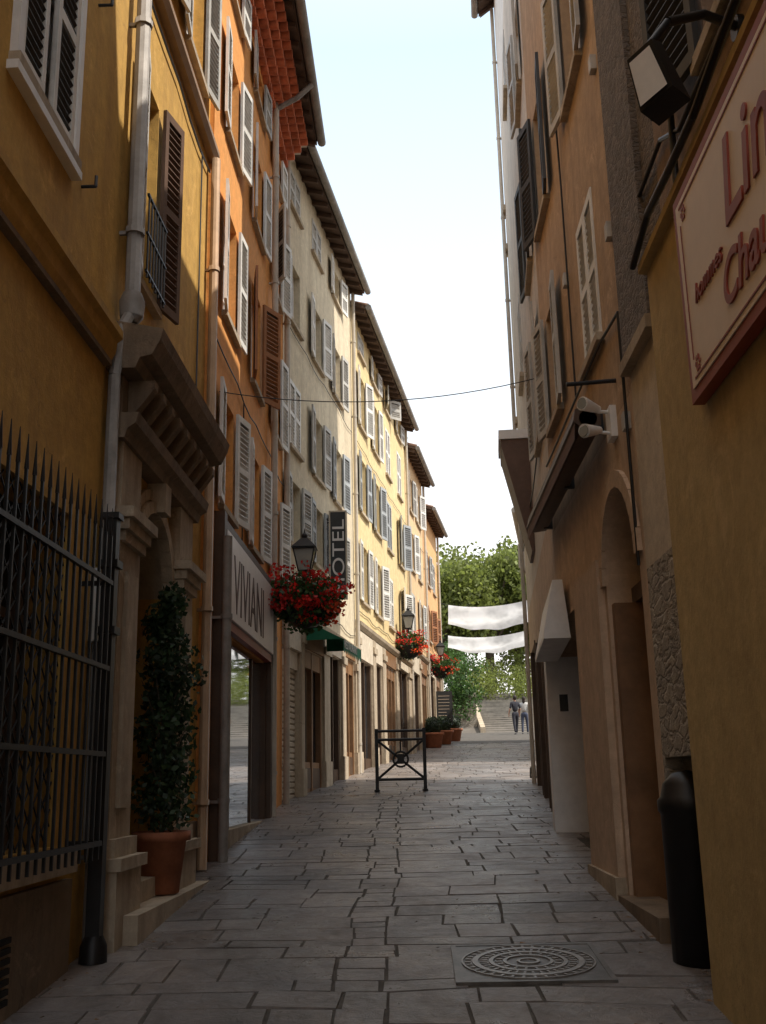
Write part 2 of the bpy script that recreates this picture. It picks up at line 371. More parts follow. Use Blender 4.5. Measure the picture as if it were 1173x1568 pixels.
def pipe(mb,fr,s,d,z0,z1,k,r=.05,jog=None):
    mb.cyl(fr.p(s,d,z0),fr.p(s,d,z1),r,r,k,10)
    z=z0+.6
    while z<z1:
        mb.cyl(fr.p(s,d,z),fr.p(s,d,z+.05),r*1.25,r*1.25,k,10)
        mb.obox(fr.p(s-.015,0,z),fr.u*.03,fr.n*d,Vector((0,0,.03)),k); z+=1.9
def wire(mb,fr,s0,s1,z,r=.009,k='blackiron',sag=.05,step=1.3):
    n=max(2,int((s1-s0)/step)); pts=[]
    for i in range(n*3+1):
        t=i/(n*3); u=(i%3)/3
        pts.append(fr.p(s0+(s1-s0)*t,.03,z-sag*4*u*(1-u)+.03*math.sin(i)))
    mb.tube(pts,r,k,5)

FL=Frame(-2.2,0,0,1,'L'); FO=Frame(-2.15,0,0,1,'L'); FC=Frame(-2.15,17,3.55,28,'L')

# ============================================================ OCHRE HOUSE (near left)
H=root('ochre_house')
w=MB();win=MB();sh=MB();tr=MB()
holes=[(4.0,6.5,1.25,3.3,.25),(7.8,9.15,.3,3.9,.55),(5.1,6.05,5.65,7.3),(7.72,8.32,5.62,7.6),(1.6,2.6,5.65,7.3),(-1.5,-.5,5.65,7.3),
 (5.1,6.05,9.1,10.8),(7.7,8.5,9.2,10.9),(9.3,10.1,9.2,10.9),(1.6,2.6,9.1,10.8)]
wall(w,FL,-8,10.6,-2,12.6,holes,'ochre',bands=[(8.6,'yorange')])
body(w,FL,-8,10.6,-2,12.6,8,'ochre')
def arch_fill(mb,fr,s0,s1,zs,zt,d0,d1,k,n=10):
    c=(s0+s1)/2; r=(s1-s0)/2; rz=zt-zs
    L=[(s0,zt)]+[(c-r*math.cos(math.pi/2*i/n),zs+rz*math.sin(math.pi/2*i/n)) for i in range(n+1)]
    Rr=[(s1,zt)]+[(c+r*math.cos(math.pi/2*i/n),zs+rz*math.sin(math.pi/2*i/n)) for i in range(n+1)]
    for P in (L,Rr):
        for i in range(1,len(P)-1):
            mb.poly_sz(fr,[P[0],P[i],P[i+1]],d0,d1,k)
def arch_ring(mb,fr,c,zs,r0,r1,d0,d1,k,n=14):
    for i in range(n):
        a=math.pi*i/n; b=math.pi*(i+1)/n-.01
        mb.poly_sz(fr,[(c-r0*math.cos(a),zs+r0*math.sin(a)),(c-r1*math.cos(a),zs+r1*math.sin(a)),(c-r1*math.cos(b),zs+r1*math.sin(b)),(c-r0*math.cos(b),zs+r0*math.sin(b))],d0,d1,k)
arch_fill(tr,FL,7.802,9.148,3.2,3.898,-.5,.004,'stone')
arch_ring(tr,FL,8.475,3.2,.60,.70,-.02,.08,'stone'); arch_ring(tr,FL,8.475,3.2,.71,.80,0,.05,'stone')
tr.box(FL,8.38,8.57,0,.16,3.80,4.05,'stone')
for a,b in((7.25,7.78),(9.17,9.7)):
    tr.box(FL,a,b,0,.12,.3,3.3,'stone'); tr.box(FL,a+.12,b-.12,.12,.15,1.45,3.1,'stone')
    tr.box(FL,a-.05,b+.05,0,.2,.3,1.05,'stone'); tr.box(FL,a-.08,b+.08,0,.235,1.05,1.13,'stone'); tr.box(FL,a-.02,b+.02,0,.17,1.13,1.25,'stone')
    for i,(o,z) in enumerate(((.02,3.3),(.05,3.38),(.09,3.46))): tr.box(FL,a-o,b+o,0,.14+o,z,z+.08-.002,'stone')
    tr.box(FL,a,b,0,.11,3.54,4.05,'stone')
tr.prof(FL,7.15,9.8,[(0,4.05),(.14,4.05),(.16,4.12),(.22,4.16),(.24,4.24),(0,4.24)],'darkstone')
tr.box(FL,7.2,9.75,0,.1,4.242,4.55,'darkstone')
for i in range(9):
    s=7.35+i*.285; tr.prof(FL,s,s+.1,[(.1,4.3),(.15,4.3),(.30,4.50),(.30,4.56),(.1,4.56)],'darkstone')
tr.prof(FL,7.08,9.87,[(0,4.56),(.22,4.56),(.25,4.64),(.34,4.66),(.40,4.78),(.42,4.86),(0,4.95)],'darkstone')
tr.prof(FL,-8,7.05,[(0,4.6),(.05,4.6),(.08,4.66),(.09,4.74),(.13,4.77),(.13,4.83),(0,4.87)],'ochre')
tr.prof(FL,-8,7.04,[(0,4.56),(.06,4.56),(.06,4.598),(0,4.598)],'darkstone')
tr.prof(FL,7.4,10.6,[(0,8.52),(.08,8.52),(.12,8.58),(.12,8.64),(0,8.68)],'bpipe')
tr.box(FL,-8,6.75,0,.05,-2,1.05,'darkstone'); tr.box(FL,3.9,6.62,-.02,.12,1.1,1.22,'stone')
for i in range(7): tr.box(FL,5.0,5.75,.05,.065,.52+i*.05,.55+i*.05,'dark')
tr.box(FL,9.72,10.55,0,.04,.2,1.25,'darkstone')
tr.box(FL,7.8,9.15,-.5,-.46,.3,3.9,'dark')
for a in (7.86,8.49):
    tr.box(FL,a,a+.6,-.46,-.42,.6,2.9,'wood')
    for z in (.75,1.5,2.25): tr.box(FL,a+.08,a+.52,-.42,-.405,z,z+.6,'wood')
tr.box(FL,7.4,9.9,-.45,.30,.3,zg(8.6)+.10,'stone'); tr.box(FL,7.82,9.13,-.5,.12,zg(8.6)+.102,zg(8.6)+.25,'stone')
window(win,sh,FL,5.1,6.05,5.65,7.3,None); window(win,sh,FL,1.6,2.6,5.65,7.3,'shut_w'); window(win,sh,FL,-1.5,-.5,5.65,7.3,'shut_w')
shutter(sh,FL,5.1,1,.40,5.67,7.28,0,'shut_w',.0,'shut_d'); shutter(sh,FL,6.05,-1,.40,5.67,7.28,0,'shut_w',.0,'shut_d')
for a,b in((5.03,5.1),(6.05,6.12)): win.box(FL,a,b,-.002,.05,5.58,7.35,'whitep')
win.box(FL,5.0,6.15,-.002,.07,5.52,5.578,'whitep')
window(win,sh,FL,7.72,8.32,5.62,7.6,None)
shutter(sh,FL,7.72,-1,.33,5.62,7.6,12,'shut_w',.04); shutter(sh,FL,8.32,1,.36,5.62,7.6,14,'shut_b',.04)
for i in range(7): tr.cyl(FL.p(7.74+i*.095,.1,5.62),FL.p(7.74+i*.095,.1,6.35),.01,.01,'blackiron',6)
for z in(5.66,6.0,6.35): tr.obox(FL.p(7.7,.09,z),FL.u*.64,FL.n*.02,Vector((0,0,.02)),'blackiron')
for a,b in((5.1,6.05),(7.7,8.5),(9.3,10.1),(1.6,2.6)): window(win,sh,FL,a,b,9.15,10.8,'shut_g',(6,10))
roof(tr,FL,-8,10.6,12.6,8,.45)
pipe(tr,FL,7.28,.12,5.15,12.4,'zinc',.06); tr.lathe(FL.p(7.28,.12,5.05),[(.05,-.05),(.09,0),(.1,.12),(.07,.2)],'zinc',12)
tr.tube([FL.p(7.28,.12,5.1),FL.p(7.12,.1,4.9),FL.p(7.08,.07,4.5)],.045,'zinc'); pipe(tr,FL,7.08,.07,zg(7),4.5,'zinc',.045)
pipe(tr,FL,10.5,.1,.8,8.5,'bpipe',.05)
tr.box(FL,6.98,7.12,0,.09,2.55,3.05,'whitep'); tr.tube([FL.p(7.05,.02,1.2),FL.p(7.05,.02,2.55)],.012,'zinc')
wire(tr,FL,3,5.0,6.85); wire(tr,FL,7.4,10.5,8.35,.012)
tr.tube([FL.p(10.1,.02,4.9),FL.p(10.12,.02,8.3)],.009,'blackiron')
for (s,z) in((6.35,5.6),(8.7,5.35),(9.2,5.3),(8.62,7.1),(6.5,7.2)): tr.tube([FL.p(s,0,z),FL.p(s,.1,z),FL.p(s,.1,z+.08)],.012,'blackiron')
w.finish('walls',H); win.finish('windows',H); sh.finish('shutters',H); tr.finish('portal_and_trim',H,bevel=.004)
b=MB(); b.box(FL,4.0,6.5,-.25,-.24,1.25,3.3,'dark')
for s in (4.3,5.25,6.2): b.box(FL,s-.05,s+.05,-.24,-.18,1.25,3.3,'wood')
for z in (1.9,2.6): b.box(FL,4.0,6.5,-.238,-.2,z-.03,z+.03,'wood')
b.finish('barred_window',H)
G=root('iron_window_grille'); g=MB()
for i in range(24):
    s=3.95+i*.12
    g.obox(FL.p(s,.2,1.16),FL.u*.016,FL.n*.016,Vector((0,0,2.05)),'blackiron')
    g.cyl(FL.p(s+.008,.208,3.21),FL.p(s+.008,.208,3.4),.014,.002,'blackiron',6)
for z in (1.24,1.78,2.32,2.88): g.box(FL,3.9,6.75,.195,.225,z,z+.03,'blackiron')
for z in (1.24,2.88):
    for s in (4.0,6.72): g.box(FL,s,s+.03,-.1,.2,z,z+.03,'blackiron')
for i in range(34):
    s=3.9+i*.16-2.1
    for sg in (1,-1):
        a0=s if sg>0 else s+2.1
        p0=(a0,1.25);p1=(a0+sg*2.05,3.3)
        def cl(p,q,t): return (p[0]+(q[0]-p[0])*t,p[1]+(q[1]-p[1])*t)
        lo,hi=4.0,6.5
        t0=(lo-p0[0])/(p1[0]-p0[0]); t1=(hi-p0[0])/(p1[0]-p0[0])
        ta=max(0,min(t0,t1)); tb=min(1,max(t0,t1))
        if tb-ta>.05:
            q0=cl(p0,p1,ta);q1=cl(p0,p1,tb)
            g.cyl(FL.p(q0[0],-.03,q0[1]),FL.p(q1[0],-.03,q1[1]),.006,.006,'blackiron',4)
g.finish('bars',G)

# ============================================================ ORANGE HOUSE
H=root('orange_house'); w=MB();win=MB();sh=MB();tr=MB()
ow=[]
cols=[11.75,13.9,16.0]
for c in cols:
    for z0,z1 in((4.65,6.0),(7.0,8.5),(9.45,10.75),(11.6,12.3)):
        ow.append((c-.42,c+.42,z0,z1))
wall(w,FO,10.6,17,-1,12.95,ow+[(11.5,15.0,.3,3.25,.5)],'orange'); body(w,FO,10.603,16.997,-1,12.95,9,'orange')
oang=[(5,12),(8,4),(4,10),(5,5),(6,10),(12,28),(10,6),(5,5),(8,14),(4,8),(30,15),(5,5)]
for i,h in enumerate(ow):
    k=['shut_w','shut_w','shut_w','shut_w','shut_w','shut_o','shut_w','shut_g'][i%8]
    window(win,sh,FO,*h,k,oang[i])
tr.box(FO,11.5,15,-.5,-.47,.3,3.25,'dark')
tr.box(FO,11.05,11.2,0,.12,.5,4.5,'wood'); tr.box(FO,11.2,15.1,.02,.10,4.33,4.45,'wood'); tr.box(FO,11.2,15.1,.02,.10,3.26,3.36,'signred')
tr.box(FO,14.98,15.12,0,.1,.6,4.45,'wood')
tr.box(FO,11.5,11.58,-.1,.03,.5,3.25,'wood'); tr.box(FO,14.9,14.98,-.1,.03,.5,3.25,'wood')
tr.box(FO,11.5,15,-.12,.04,.3,zg(13)+.12,'stone')
tr.box(FO,12.2,12.26,-.08,.0,.9,3.25,'wood'); tr.box(FO,12.26,14.9,-.06,-.04,1.1,3.2,'mirror')
tr.box(FO,11.58,12.2,-.14,-.12,1.0,3.25,'glass'); tr.box(FO,13.95,14.0,-.04,-.02,1.1,3.2,'wood')
pipe(tr,FO,16.95,.08,1.2,12.8,'lpipe',.05); pipe(tr,FO,15.2,.1,1.1,12.6,'lpipe',.05); pipe(tr,FO,11.02,.16,.8,4.2,'zinc',.05)
wire(tr,FO,10.7,16.9,6.45); tr.tube([FO.p(12.8,.02,4.5),FO.p(12.8,.02,6.4)],.009,'blackiron')
for r in range(4):
    z=12.44+r*.145; o=.08+r*.12
    tr.box(FO,10.6,17,0,o-.005,z+.08,z+.143,'mortar')
    n=int(6.4/.215)
    for i in range(n):
        s=10.72+i*.215
        tr.cyl(FO.p(s,0,z+.035),FO.p(s,o+.03,z+.035),.076,.076,'tile',10)
roof(tr,FO,10.6,17,13.15,9,.62,'zinc')
tr.tube([FO.p(15.2,.7,12.95),FO.p(15.2,.45,12.7),FO.p(15.2,.1,12.5)],.045,'zinc')
w.finish('walls',H);win.finish('windows',H);sh.finish('shutters',H);tr.finish('cornice_roof_and_shopfront',H)
S=root('shop_sign_panel'); s_=MB(); s_.box(FO,11.2,14.97,.04,.13,3.37,4.32,'signwhite'); s_.finish('panel',S)
text('VIVIANI',FO.p(11.6,.132,3.46),(90,0,90),.98,'signgrey',S,'letters',sx=.72,bold=-.012)

# ============================================================ CREAM HOUSE
def shopbay(tr,fr,a,b,zb,zt,kind):
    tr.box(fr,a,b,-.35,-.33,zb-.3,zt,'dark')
    if kind=='roller':
        z=zb
        while z<zt-.25:
            tr.prof(fr,a,b,[(-.1,z),(-.07,z+.02),(-.07,z+.07),(-.1,z+.09)],'creamp'); z+=.095
        tr.box(fr,a,b,-.15,-.02,zt-.3,zt,'creamp')
    elif kind=='wood':
        tr.box(fr,a,b,-.1,-.04,zb-.2,zb+.5,'bwood')
        tr.box(fr,a,b,-.1,-.02,zt-.3,zt,'bwood')
        n=max(2,int((b-a)/.55))
        for i in range(n+1):
            s=a+(b-a-.07)*i/n; tr.box(fr,s,s+.07,-.11,-.01,zb-.2,zt,'bwood')
        tr.box(fr,a,b,-.14,-.12,zb+.4,zt-.2,'glass')
        for i in range(n):
            s=a+(b-a-.07)*i/n; tr.box(fr,s+.12,s+(b-a)/n-.05,-.04,-.025,zb+.05,zb+.4,'wood')
    elif kind=='dark':
        tr.box(fr,a,b,-.14,-.12,zb,zt,'glass')
        for s in(a,b-.06,(a+b)/2-.03): tr.box(fr,s,s+.06,-.12,-.03,zb-.2,zt,'wood')
        tr.box(fr,a,b,-.12,-.04,zb-.2,zb+.25,'wood')
def row_house(name,s0,s1,top,mat,cols,rows,shops,shutk,gutter='zinc',ov=.35,ww=.42,pipe_k='lpipe',angr=(10,60),strz=None,ground='stone'):
    H=root(name); w=MB();win=MB();sh=MB();tr=MB()
    holes=[]
    for c in cols:
        for z0,z1 in rows: holes.append((c-ww,c+ww,z0,z1))
    sb=[]
    for a,b,k in shops:
        yb=FC.p(a,0,0).y; yt=FC.p(b,0,0).y
        sb.append((a,b,zg(yb)-.3,zg((yb+yt)/2)+2.45,.35))
    zs=strz if strz else zg(FC.p((s0+s1)/2,0,0).y)+2.95
    wall(w,FC,s0,s1,-.5,top,holes+sb,mat,bands=[(-9,ground),(zs,mat)]); body(w,FC,s0+.003,s1-.003,-.5,top,8.5,mat)
    i=0
    for h in holes:
        k=shutk[i%len(shutk)]; i+=1
        q=rnd()
        if q<.28: window(win,sh,FC,*h,k,closed=True)
        elif q<.38: window(win,sh,FC,*h,k,(ru(15,30),ru(20,50)))
        elif q<.45: window(win,sh,FC,*h,k,(ru(3,8),None))
        else: window(win,sh,FC,*h,k,(ru(2,9),ru(*angr)))
    for (a,b,z0,z1,_),(x,y,k) in zip(sb,shops): shopbay(tr,FC,a,b,zg(FC.p((a+b)/2,0,0).y),z1,k)
    tr.prof(FC,s0,s1,[(0,zs-.1),(.06,zs-.1),(.12,zs-.02),(.14,zs+.05),(0,zs+.09)],'stone')
    for a,b in zip([s0]+[x[1] for x in shops],[x[0] for x in shops]+[s1]):
        if b-a>.15:
            tr.box(FC,a+.04,b-.04,0,.05,0,zs-.1,'stone'); tr.box(FC,a+.01,b-.01,0,.09,zs-.45,zs-.3,'stone')
            yb=FC.p((a+b)/2,0,0).y; tr.box(FC,a+.01,b-.01,0,.08,0,zg(yb)+.45,'stone')
    for a,b,k in shops:
        tr.box(FC,a-.03,b+.03,.0,.045,zg(FC.p((a+b)/2,0,0).y)+2.47,zs-.12,'bwood' if k=='wood' else 'creamp')
    wire(tr,FC,s0+.2,s1-.2,zs+.35); wire(tr,FC,s0+.2,s1-.2,9.55,.007)
    roof(tr,FC,s0,s1,top,8.5,ov,gutter)
    pipe(tr,FC,s1-.1,.08,zg(FC.p(s1,0,0).y),top-.1,pipe_k,.045)
    w.finish('walls',H);win.finish('windows',H);sh.finish('shutters',H);tr.finish('roof_shopfronts_and_trim',H)
    return H
row_house('cream_house',0,6.6,13.25,'cream',[.85,2.75,4.75],[(5.6,6.75),(7.35,8.6),(9.75,10.95),(12.1,12.85)],
   [(.0,1.15,'roller'),(1.45,3.0,'wood'),(3.6,4.75,'dark'),(5.2,6.3,'wood')],['shut_g','shut_w','shut_g','shut_g','shut_bl'],angr=(3,14),strz=4.4)
row_house('yellow_house',6.6,16.0,12.85,'yellow',[7.9,10.0,12.2,14.5],[(5.7,7.1),(7.9,9.3),(10.1,11.5),(12.05,12.6)],
   [(7.0,8.7,'dark'),(9.2,10.2,'dark'),(10.8,12.6,'wood'),(13.2,15.2,'dark')],['shut_w','shut_bl','shut_w','shut_g'],angr=(3,20),strz=5.05)
row_house('peach_house',16.0,20.6,12.2,'peach',[17.2,19.2],[(6.2,7.5),(8.3,9.6),(10.3,11.5)],[(16.4,18.0,'dark'),(18.5,20.2,'wood')],['shut_g','shut_w'],strz=5.6,angr=(5,25))
row_house('salmon_house',20.6,25.2,11.3,'salmon',[21.8,23.8],[(6.5,7.7),(8.6,9.8)],[(21,22.6,'dark'),(23.1,24.8,'wood')],['shut_o','shut_g'],strz=5.9,angr=(5,25))

# green awning
A=root('green_awning'); a_=MB()
zt=zg(18.9)+2.6
a_.add([FC.p(1.35,.08,zt+.35),FC.p(3.1,.08,zt+.35),FC.p(3.1,.75,zt),FC.p(1.35,.75,zt)],[(0,1,2,3)],'green')
a_.add([FC.p(1.35,.08,zt+.35),FC.p(1.35,.75,zt),FC.p(1.35,.08,zt)],[(0,1,2)],'green'); a_.add([FC.p(3.1,.08,zt+.35),FC.p(3.1,.75,zt),FC.p(3.1,.08,zt)],[(0,1,2)],'green')
for i in range(9):
    s=1.35+i*1.75/9; e=1.75/9
    a_.add([FC.p(s,.755,zt),FC.p(s+e,.755,zt),FC.p(s+e,.755,zt-.17),FC.p(s+e*.75,.755,zt-.23),FC.p(s+e*.25,.755,zt-.23),FC.p(s,.755,zt-.17)],[(0,1,2,3,4,5)],'green')
a_.finish('canvas',A)
rz=math.degrees(math.atan2(28,3.55))
text('RESTAURANT',FC.p(1.4,.762,zt-.15),(90,0,rz),.2,'signwhite',A,'letters',ext=.002)
# hotel sign (projecting)
S=root('hotel_sign'); s_=MB()
hx,hy=FC.p(3.3,0,0).x,FC.p(3.3,0,0).y
s_.box(WF,hx+.10,hx+.46,hy,hy+.06,5.05,6.85,'shut_d')
for a,b_,c,d in((.10,.46,6.82,6.85),(.10,.46,5.05,5.08),(.10,.13,5.08,6.82),(.43,.46,5.08,6.82)): s_.box(WF,hx+a,hx+b_,hy-.008,hy-.001,c,d,'creamp')
for z in(5.3,6.6): s_.box(WF,hx-.02,hx+.10,hy+.015,hy+.045,z,z+.03,'blackiron')
s_.finish('board',S)
text('HOTEL',(hx+.40,hy-.012,5.15),(90,-90,0),.34,'signwhite',S,'letters',sx=1.42)

# ============================================================ RIGHT SIDE
FR=Frame(1.6,0,0,1,'R')
H=root('ochre_shop_house'); w=MB();win=MB();sh=MB();tr=MB()
wall(w,FR,-8,5.85,-2,4.55,[],'ochre2',d=.12)
w.add([FR.p(5.85,.12,-2),FR.p(5.85,0,-2),FR.p(5.85,0,4.55),FR.p(5.85,.12,4.55)],[(0,1,2,3)],'ochre2')
h2=[(3.6,4.7,5.2,6.8),(1,2,5.2,6.8),(3.6,4.7,8.2,9.8)]
wall(w,FR,-8,5.85,4.55,12.6,h2,'brown'); body(w,FR,-8,5.85,-2,12.6,8,'brown')
for h in h2: window(win,sh,FR,*h,'shut_d',(8,12))
tr.prof(FR,-8,5.86,[(0,4.52),(.17,4.552),(.17,4.60),(.14,4.64),(0,4.72)],'ochre2')
tr.tube([FR.p(5.9,.19,4.62)]+[FR.p(5.9-i*.5,.2,4.66+.03*math.sin(i*1.7)) for i in range(1,12)],.022,'blackiron')
tr.tube([FR.p(5.9,.19,4.62)]+[FR.p(5.9-i*.5,.17,4.72+.04*math.sin(i*1.3+1)) for i in range(1,12)],.014,'blackiron')
tr.tube([FR.p(3,.03,5.05),FR.p(5.2,.03,5.1),FR.p(5.6,.03,5.3),FR.p(7,.03,5.3)],.015,'blackiron')
tr.tube([FR.p(5.3,.05,4.7),FR.p(5.3,.04,5.3)],.02,'blackiron')
roof(tr,FR,-8,5.85,12.6,8,.4)
w.finish('walls',H);win.finish('windows',H);sh.finish('shutters',H);tr.finish('roof_ledge_and_cables',H)
S=root('shop_sign_board'); s_=MB()
s_.box(FR,1.6,4.92,.13,.19,3.36,4.46,'signred'); s_.box(FR,1.66,4.86,.19,.196,3.42,4.40,'signcream')
for a,b_,c,d in((1.72,4.80,4.36,4.37),(1.72,4.80,3.45,3.46),(4.79,4.80,3.55,4.27)): s_.box(FR,a,b_,.197,.2,c,d,'signred')
for (cs,cz) in((4.80,4.37),(4.80,3.45)):
    for i in range(6):
        t=i*math.pi/3; s_.cyl(FR.p(cs-.07+.03*math.cos(t),.197,cz+(-.06 if cz>4 else .06)+.03*math.sin(t)),FR.p(cs-.07+.03*math.cos(t),.201,cz+(-.06 if cz>4 else .06)+.03*math.sin(t)),.014,.014,'signred',6)
for z in (3.5,4.2): s_.box(FR,4.92,4.97,.12,.16,z,z+.1,'blackiron')
s_.finish('board',S)
text('Lingerie',FR.p(4.14,.2,3.88),(90,0,-90),.54,'signred',S,'letters_top',shear=.2,bold=.004)
text('hommes',FR.p(4.66,.2,3.78),(90,0,-90),.13,'signred',S,'letters_small',shear=.3)
text('Chaussettes',FR.p(4.26,.2,3.55),(90,0,-90),.30,'signred',S,'letters_bottom',shear=.3,bold=.004)
# floodlight
S=root('wall_floodlight'); s_=MB()
s_.tube([FR.p(4.2,0,4.95),FR.p(4.1,.2,4.95),FR.p(3.98,.4,4.82)],.022,'blackiron')
s_.cyl(FR.p(4.2,0,4.95),FR.p(4.2,.03,4.95),.06,.06,'blackiron',12)
o=Vector((1.10,3.95,4.52))
R3=Matrix.Rotation(math.radians(-14),3,'Y')@Matrix.Rotation(math.radians(38),3,'Z')
def LL(x,y,z): return o+R3@Vector((x,y,z))
vs=[LL(-.035,-.09,-.12),LL(.07,-.09,-.17),LL(.07,.09,-.17),LL(-.035,.09,-.12),LL(-.02,-.07,.14),LL(.05,-.07,.14),LL(.05,.07,.14),LL(-.02,.07,.14)]
s_.add(vs,[(0,3,2,1),(4,5,6,7),(0,1,5,4),(1,2,6,5),(2,3,7,6),(3,0,4,7)],'blackiron')
s_.add([LL(-.045,-.075,-.105),LL(-.045,.075,-.105),LL(-.034,.058,.11),LL(-.034,-.058,.11)],[(0,1,2,3)],'whitep')
s_.tube([LL(.02,0,.14),FR.p(3.98,.4,4.82)],.02,'blackiron')
s_.finish('lamp_head_and_arm',S)

# tan house (arched door)
H=root('tan_house'); w=MB();win=MB();sh=MB();tr=MB()
TT=11.7
hh=[(7.9,8.7,5.05,6.4),(10.2,11.0,5.3,6.6),(7.9,8.7,7.7,9.2),(10.2,11,7.7,9.2)]
h0=[(7.25,8.55,.2,3.75,.4),(10.0,11.5,.2,3.2,.55,'b')]
wall(w,FR,7.05,11.5,-1,TT,hh+h0,'tan',bands=[(-9,'tanlow'),(4.25,'tan')]); body(w,FR,5.87,11.5,-1,TT,8,'tan',zlow=(11.5,3.2))
wall(w,FR,5.85,7.05,-1,TT,[(6.25,7.0,.2,1.7,.5)],'rubble',bands=[(-9,'rubble'),(2.95,'creamp'),(4.45,'drubble')])
for h,(k,aa,cl_) in zip(hh,(('shut_w',(4,6),True),('shut_g',(5,8),False),('shut_g',(5,9),False),('shut_d',(6,14),False))): window(win,sh,FR,*h,k,aa,closed=cl_)
arch_fill(tr,FR,7.252,8.548,3.1,3.748,-.38,.003,'tanlow'); arch_ring(tr,FR,7.9,3.1,.65,.78,0,.035,'tanlow')
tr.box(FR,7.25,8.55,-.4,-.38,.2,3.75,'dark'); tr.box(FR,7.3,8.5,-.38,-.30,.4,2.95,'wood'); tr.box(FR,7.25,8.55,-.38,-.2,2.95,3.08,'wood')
tr.box(FR,8.44,8.548,-.30,-.03,.2,2.948,'bwood')
for a in(7.38,7.95):
    for z in(.75,1.45,2.15): tr.box(FR,a,a+.46,-.3,-.285,z,z+.55,'wood')
tr.box(FR,7.5,8.3,-.37,-.33,3.1,3.6,'creamp')
tr.box(FR,7.2,8.6,-.2,.08,.2,zg(7.9)+.1,'darkstone')
tr.box(FR,8.65,9.95,0,.06,0,3.35,'tanlow'); tr.box(FR,8.62,9.98,0,.09,0,zg(9.3)+.12,'stone')
tr.box(FR,6.22,7.05,0,.045,4.45,TT-.1,'drubble'); tr.box(FR,6.2,7.07,0,.07,4.36,4.449,'stone')
tr.box(FR,8.75,8.8,0,.03,2.6,2.75,'whitep'); tr.tube([FR.p(7.15,.03,3),FR.p(7.15,.03,4.9),FR.p(7.9,.03,4.98),FR.p(11.4,.04,5.0)],.012,'blackiron')
tr.tube([FR.p(9.2,.03,5.0),FR.p(9.2,.03,7.2),FR.p(9.35,.03,9.5),FR.p(9.3,.03,11.6)],.01,'blackiron')
for (s,z) in((7.2,5.55),(7.3,7.1),(9.3,6.2),(7.15,4.0)): tr.box(FR,s,s+.09,0,.05,z,z+.13,'shut_g')
tr.box(FR,10,11.5,-.55,-.53,.2,3.2,'dark'); tr.box(FR,10.1,11.4,-.50,-.48,1.1,3.0,'glass'); tr.box(FR,10.7,10.76,-.48,-.43,.8,3.1,'wood')
roof(tr,FR,5.87,11.5,TT,8,.1,'bpipe')
tr.cyl(FR.p(7.55,0,4.52),FR.p(7.55,.38,4.5),.018,.018,'blackiron',8)
w.finish('walls',H);win.finish('windows',H);sh.finish('shutters',H);tr.finish('doorway_roof_and_trim',H)
# folded awning cassette
A=root('folded_awning'); a_=MB()
a_.prof(FR,8.0,11.7,[(.05,4.32),(.2,4.30),(.27,4.36),(.25,4.46),(.1,4.50),(.05,4.46)],'wood')
a_.cyl(FR.p(8.0,.15,4.38),FR.p(11.7,.15,4.38),.075,.075,'brownc',10)
for s in(8.15,9.8,11.5):
    a_.box(FR,s,s+.05,0,.1,4.3,4.5,'blackiron'); 
a_.add([FR.p(8.0,.26,4.34),FR.p(11.7,.26,4.34),FR.p(11.7,.27,4.2),FR.p(8,.27,4.2)],[(0,1,2,3)],'brownc')
a_.finish('cassette',A)
S=root('twin_spotlight'); s_=MB()
s_.box(FR,7.62,7.8,0,.05,4.1,4.35,'whitep')
for z,a in((4.15,.0),(4.32,.05)):
    s_.cyl(FR.p(7.7,.05,z),FR.p(7.68,.13,z),.015,.015,'whitep',8)
    s_.cyl(FR.p(7.66,.13,z+.01),FR.p(7.54,.27,z-.03+a),.03,.055,'whitep',14); s_.cyl(FR.p(7.539,.271,z-.03+a),FR.p(7.535,.276,z-.03+a),.045,.045,'lglass',14)
s_.finish('lamps',S)
S=root('litter_bin'); s_=MB(); y=6.72
s_.lathe((1.66,y,0),[(.0,.4),(.175,.4),(.175,1.36),(.19,1.38),(.19,1.44),(.17,1.46),(.15,1.54),(.09,1.6),(0,1.62)],'blackiron',20); s_.finish('barrel',S)

# grey-beige tall house
dR=(.6,8.5); FG=Frame(1.6,11.5,*dR,'R'); LG=8.55
H=root('tall_greybeige_house'); w=MB();win=MB();sh=MB();tr=MB()
hg=[]
for c in (1.1,):
    for z0,z1 in((5.7,7.2),(8.0,9.6),(10.6,12.0),(13.2,14.6),(15.6,16.8)): hg.append((c-.42,c+.42,z0,z1))
for z0,z1 in((8.0,9.4),(13.4,14.6)): hg.append((4.6,5.4,z0,z1))
g0=[(0.0,1.35,.2,3.2,.55,'a'),(2.0,3.6,.8,3.6,.3),(4.0,5.6,.8,3.7,.3),(6.0,7.9,.8,3.8,.3)]
wall(w,FG,0,LG,-1,18.4,hg+g0,'grey',bands=[(-9,'tanlow'),(4.6,'grey'),(14.9,'white')]); body(w,FG,.003,LG,-1,18.4,3.4,'grey',zlow=(.003,3.2))
for i,h in enumerate(hg): window(win,sh,FG,*h,['shut_g','shut_d','shut_g'][i%3],(4,8),closed=(i>4))
for a,b_,z0,z1,_ in g0[1:]: 
    tr.box(FG,a,b_,-.3,-.28,z0,z1,'dark'); tr.box(FG,a,b_,-.15,-.13,z0+.6,z1,'glass')
    for s in(a,b_-.06): tr.box(FG,s,s+.06,-.13,.02,z0,z1,'wood')
tr.box(FG,0,1.35,-.55,-.53,.2,3.2,'dark')
tr.box(FG,1.33,1.75,-.50,.10,.2,3.0,'whitep'); tr.box(FG,1.322,1.329,-.14,-.04,2.35,2.55,'shut_d')
tr.prof(FG,-.9,1.36,[(-.05,2.95),(.22,2.95),(.22,3.0),(.10,3.55),(-.0,3.55)],'whitep')
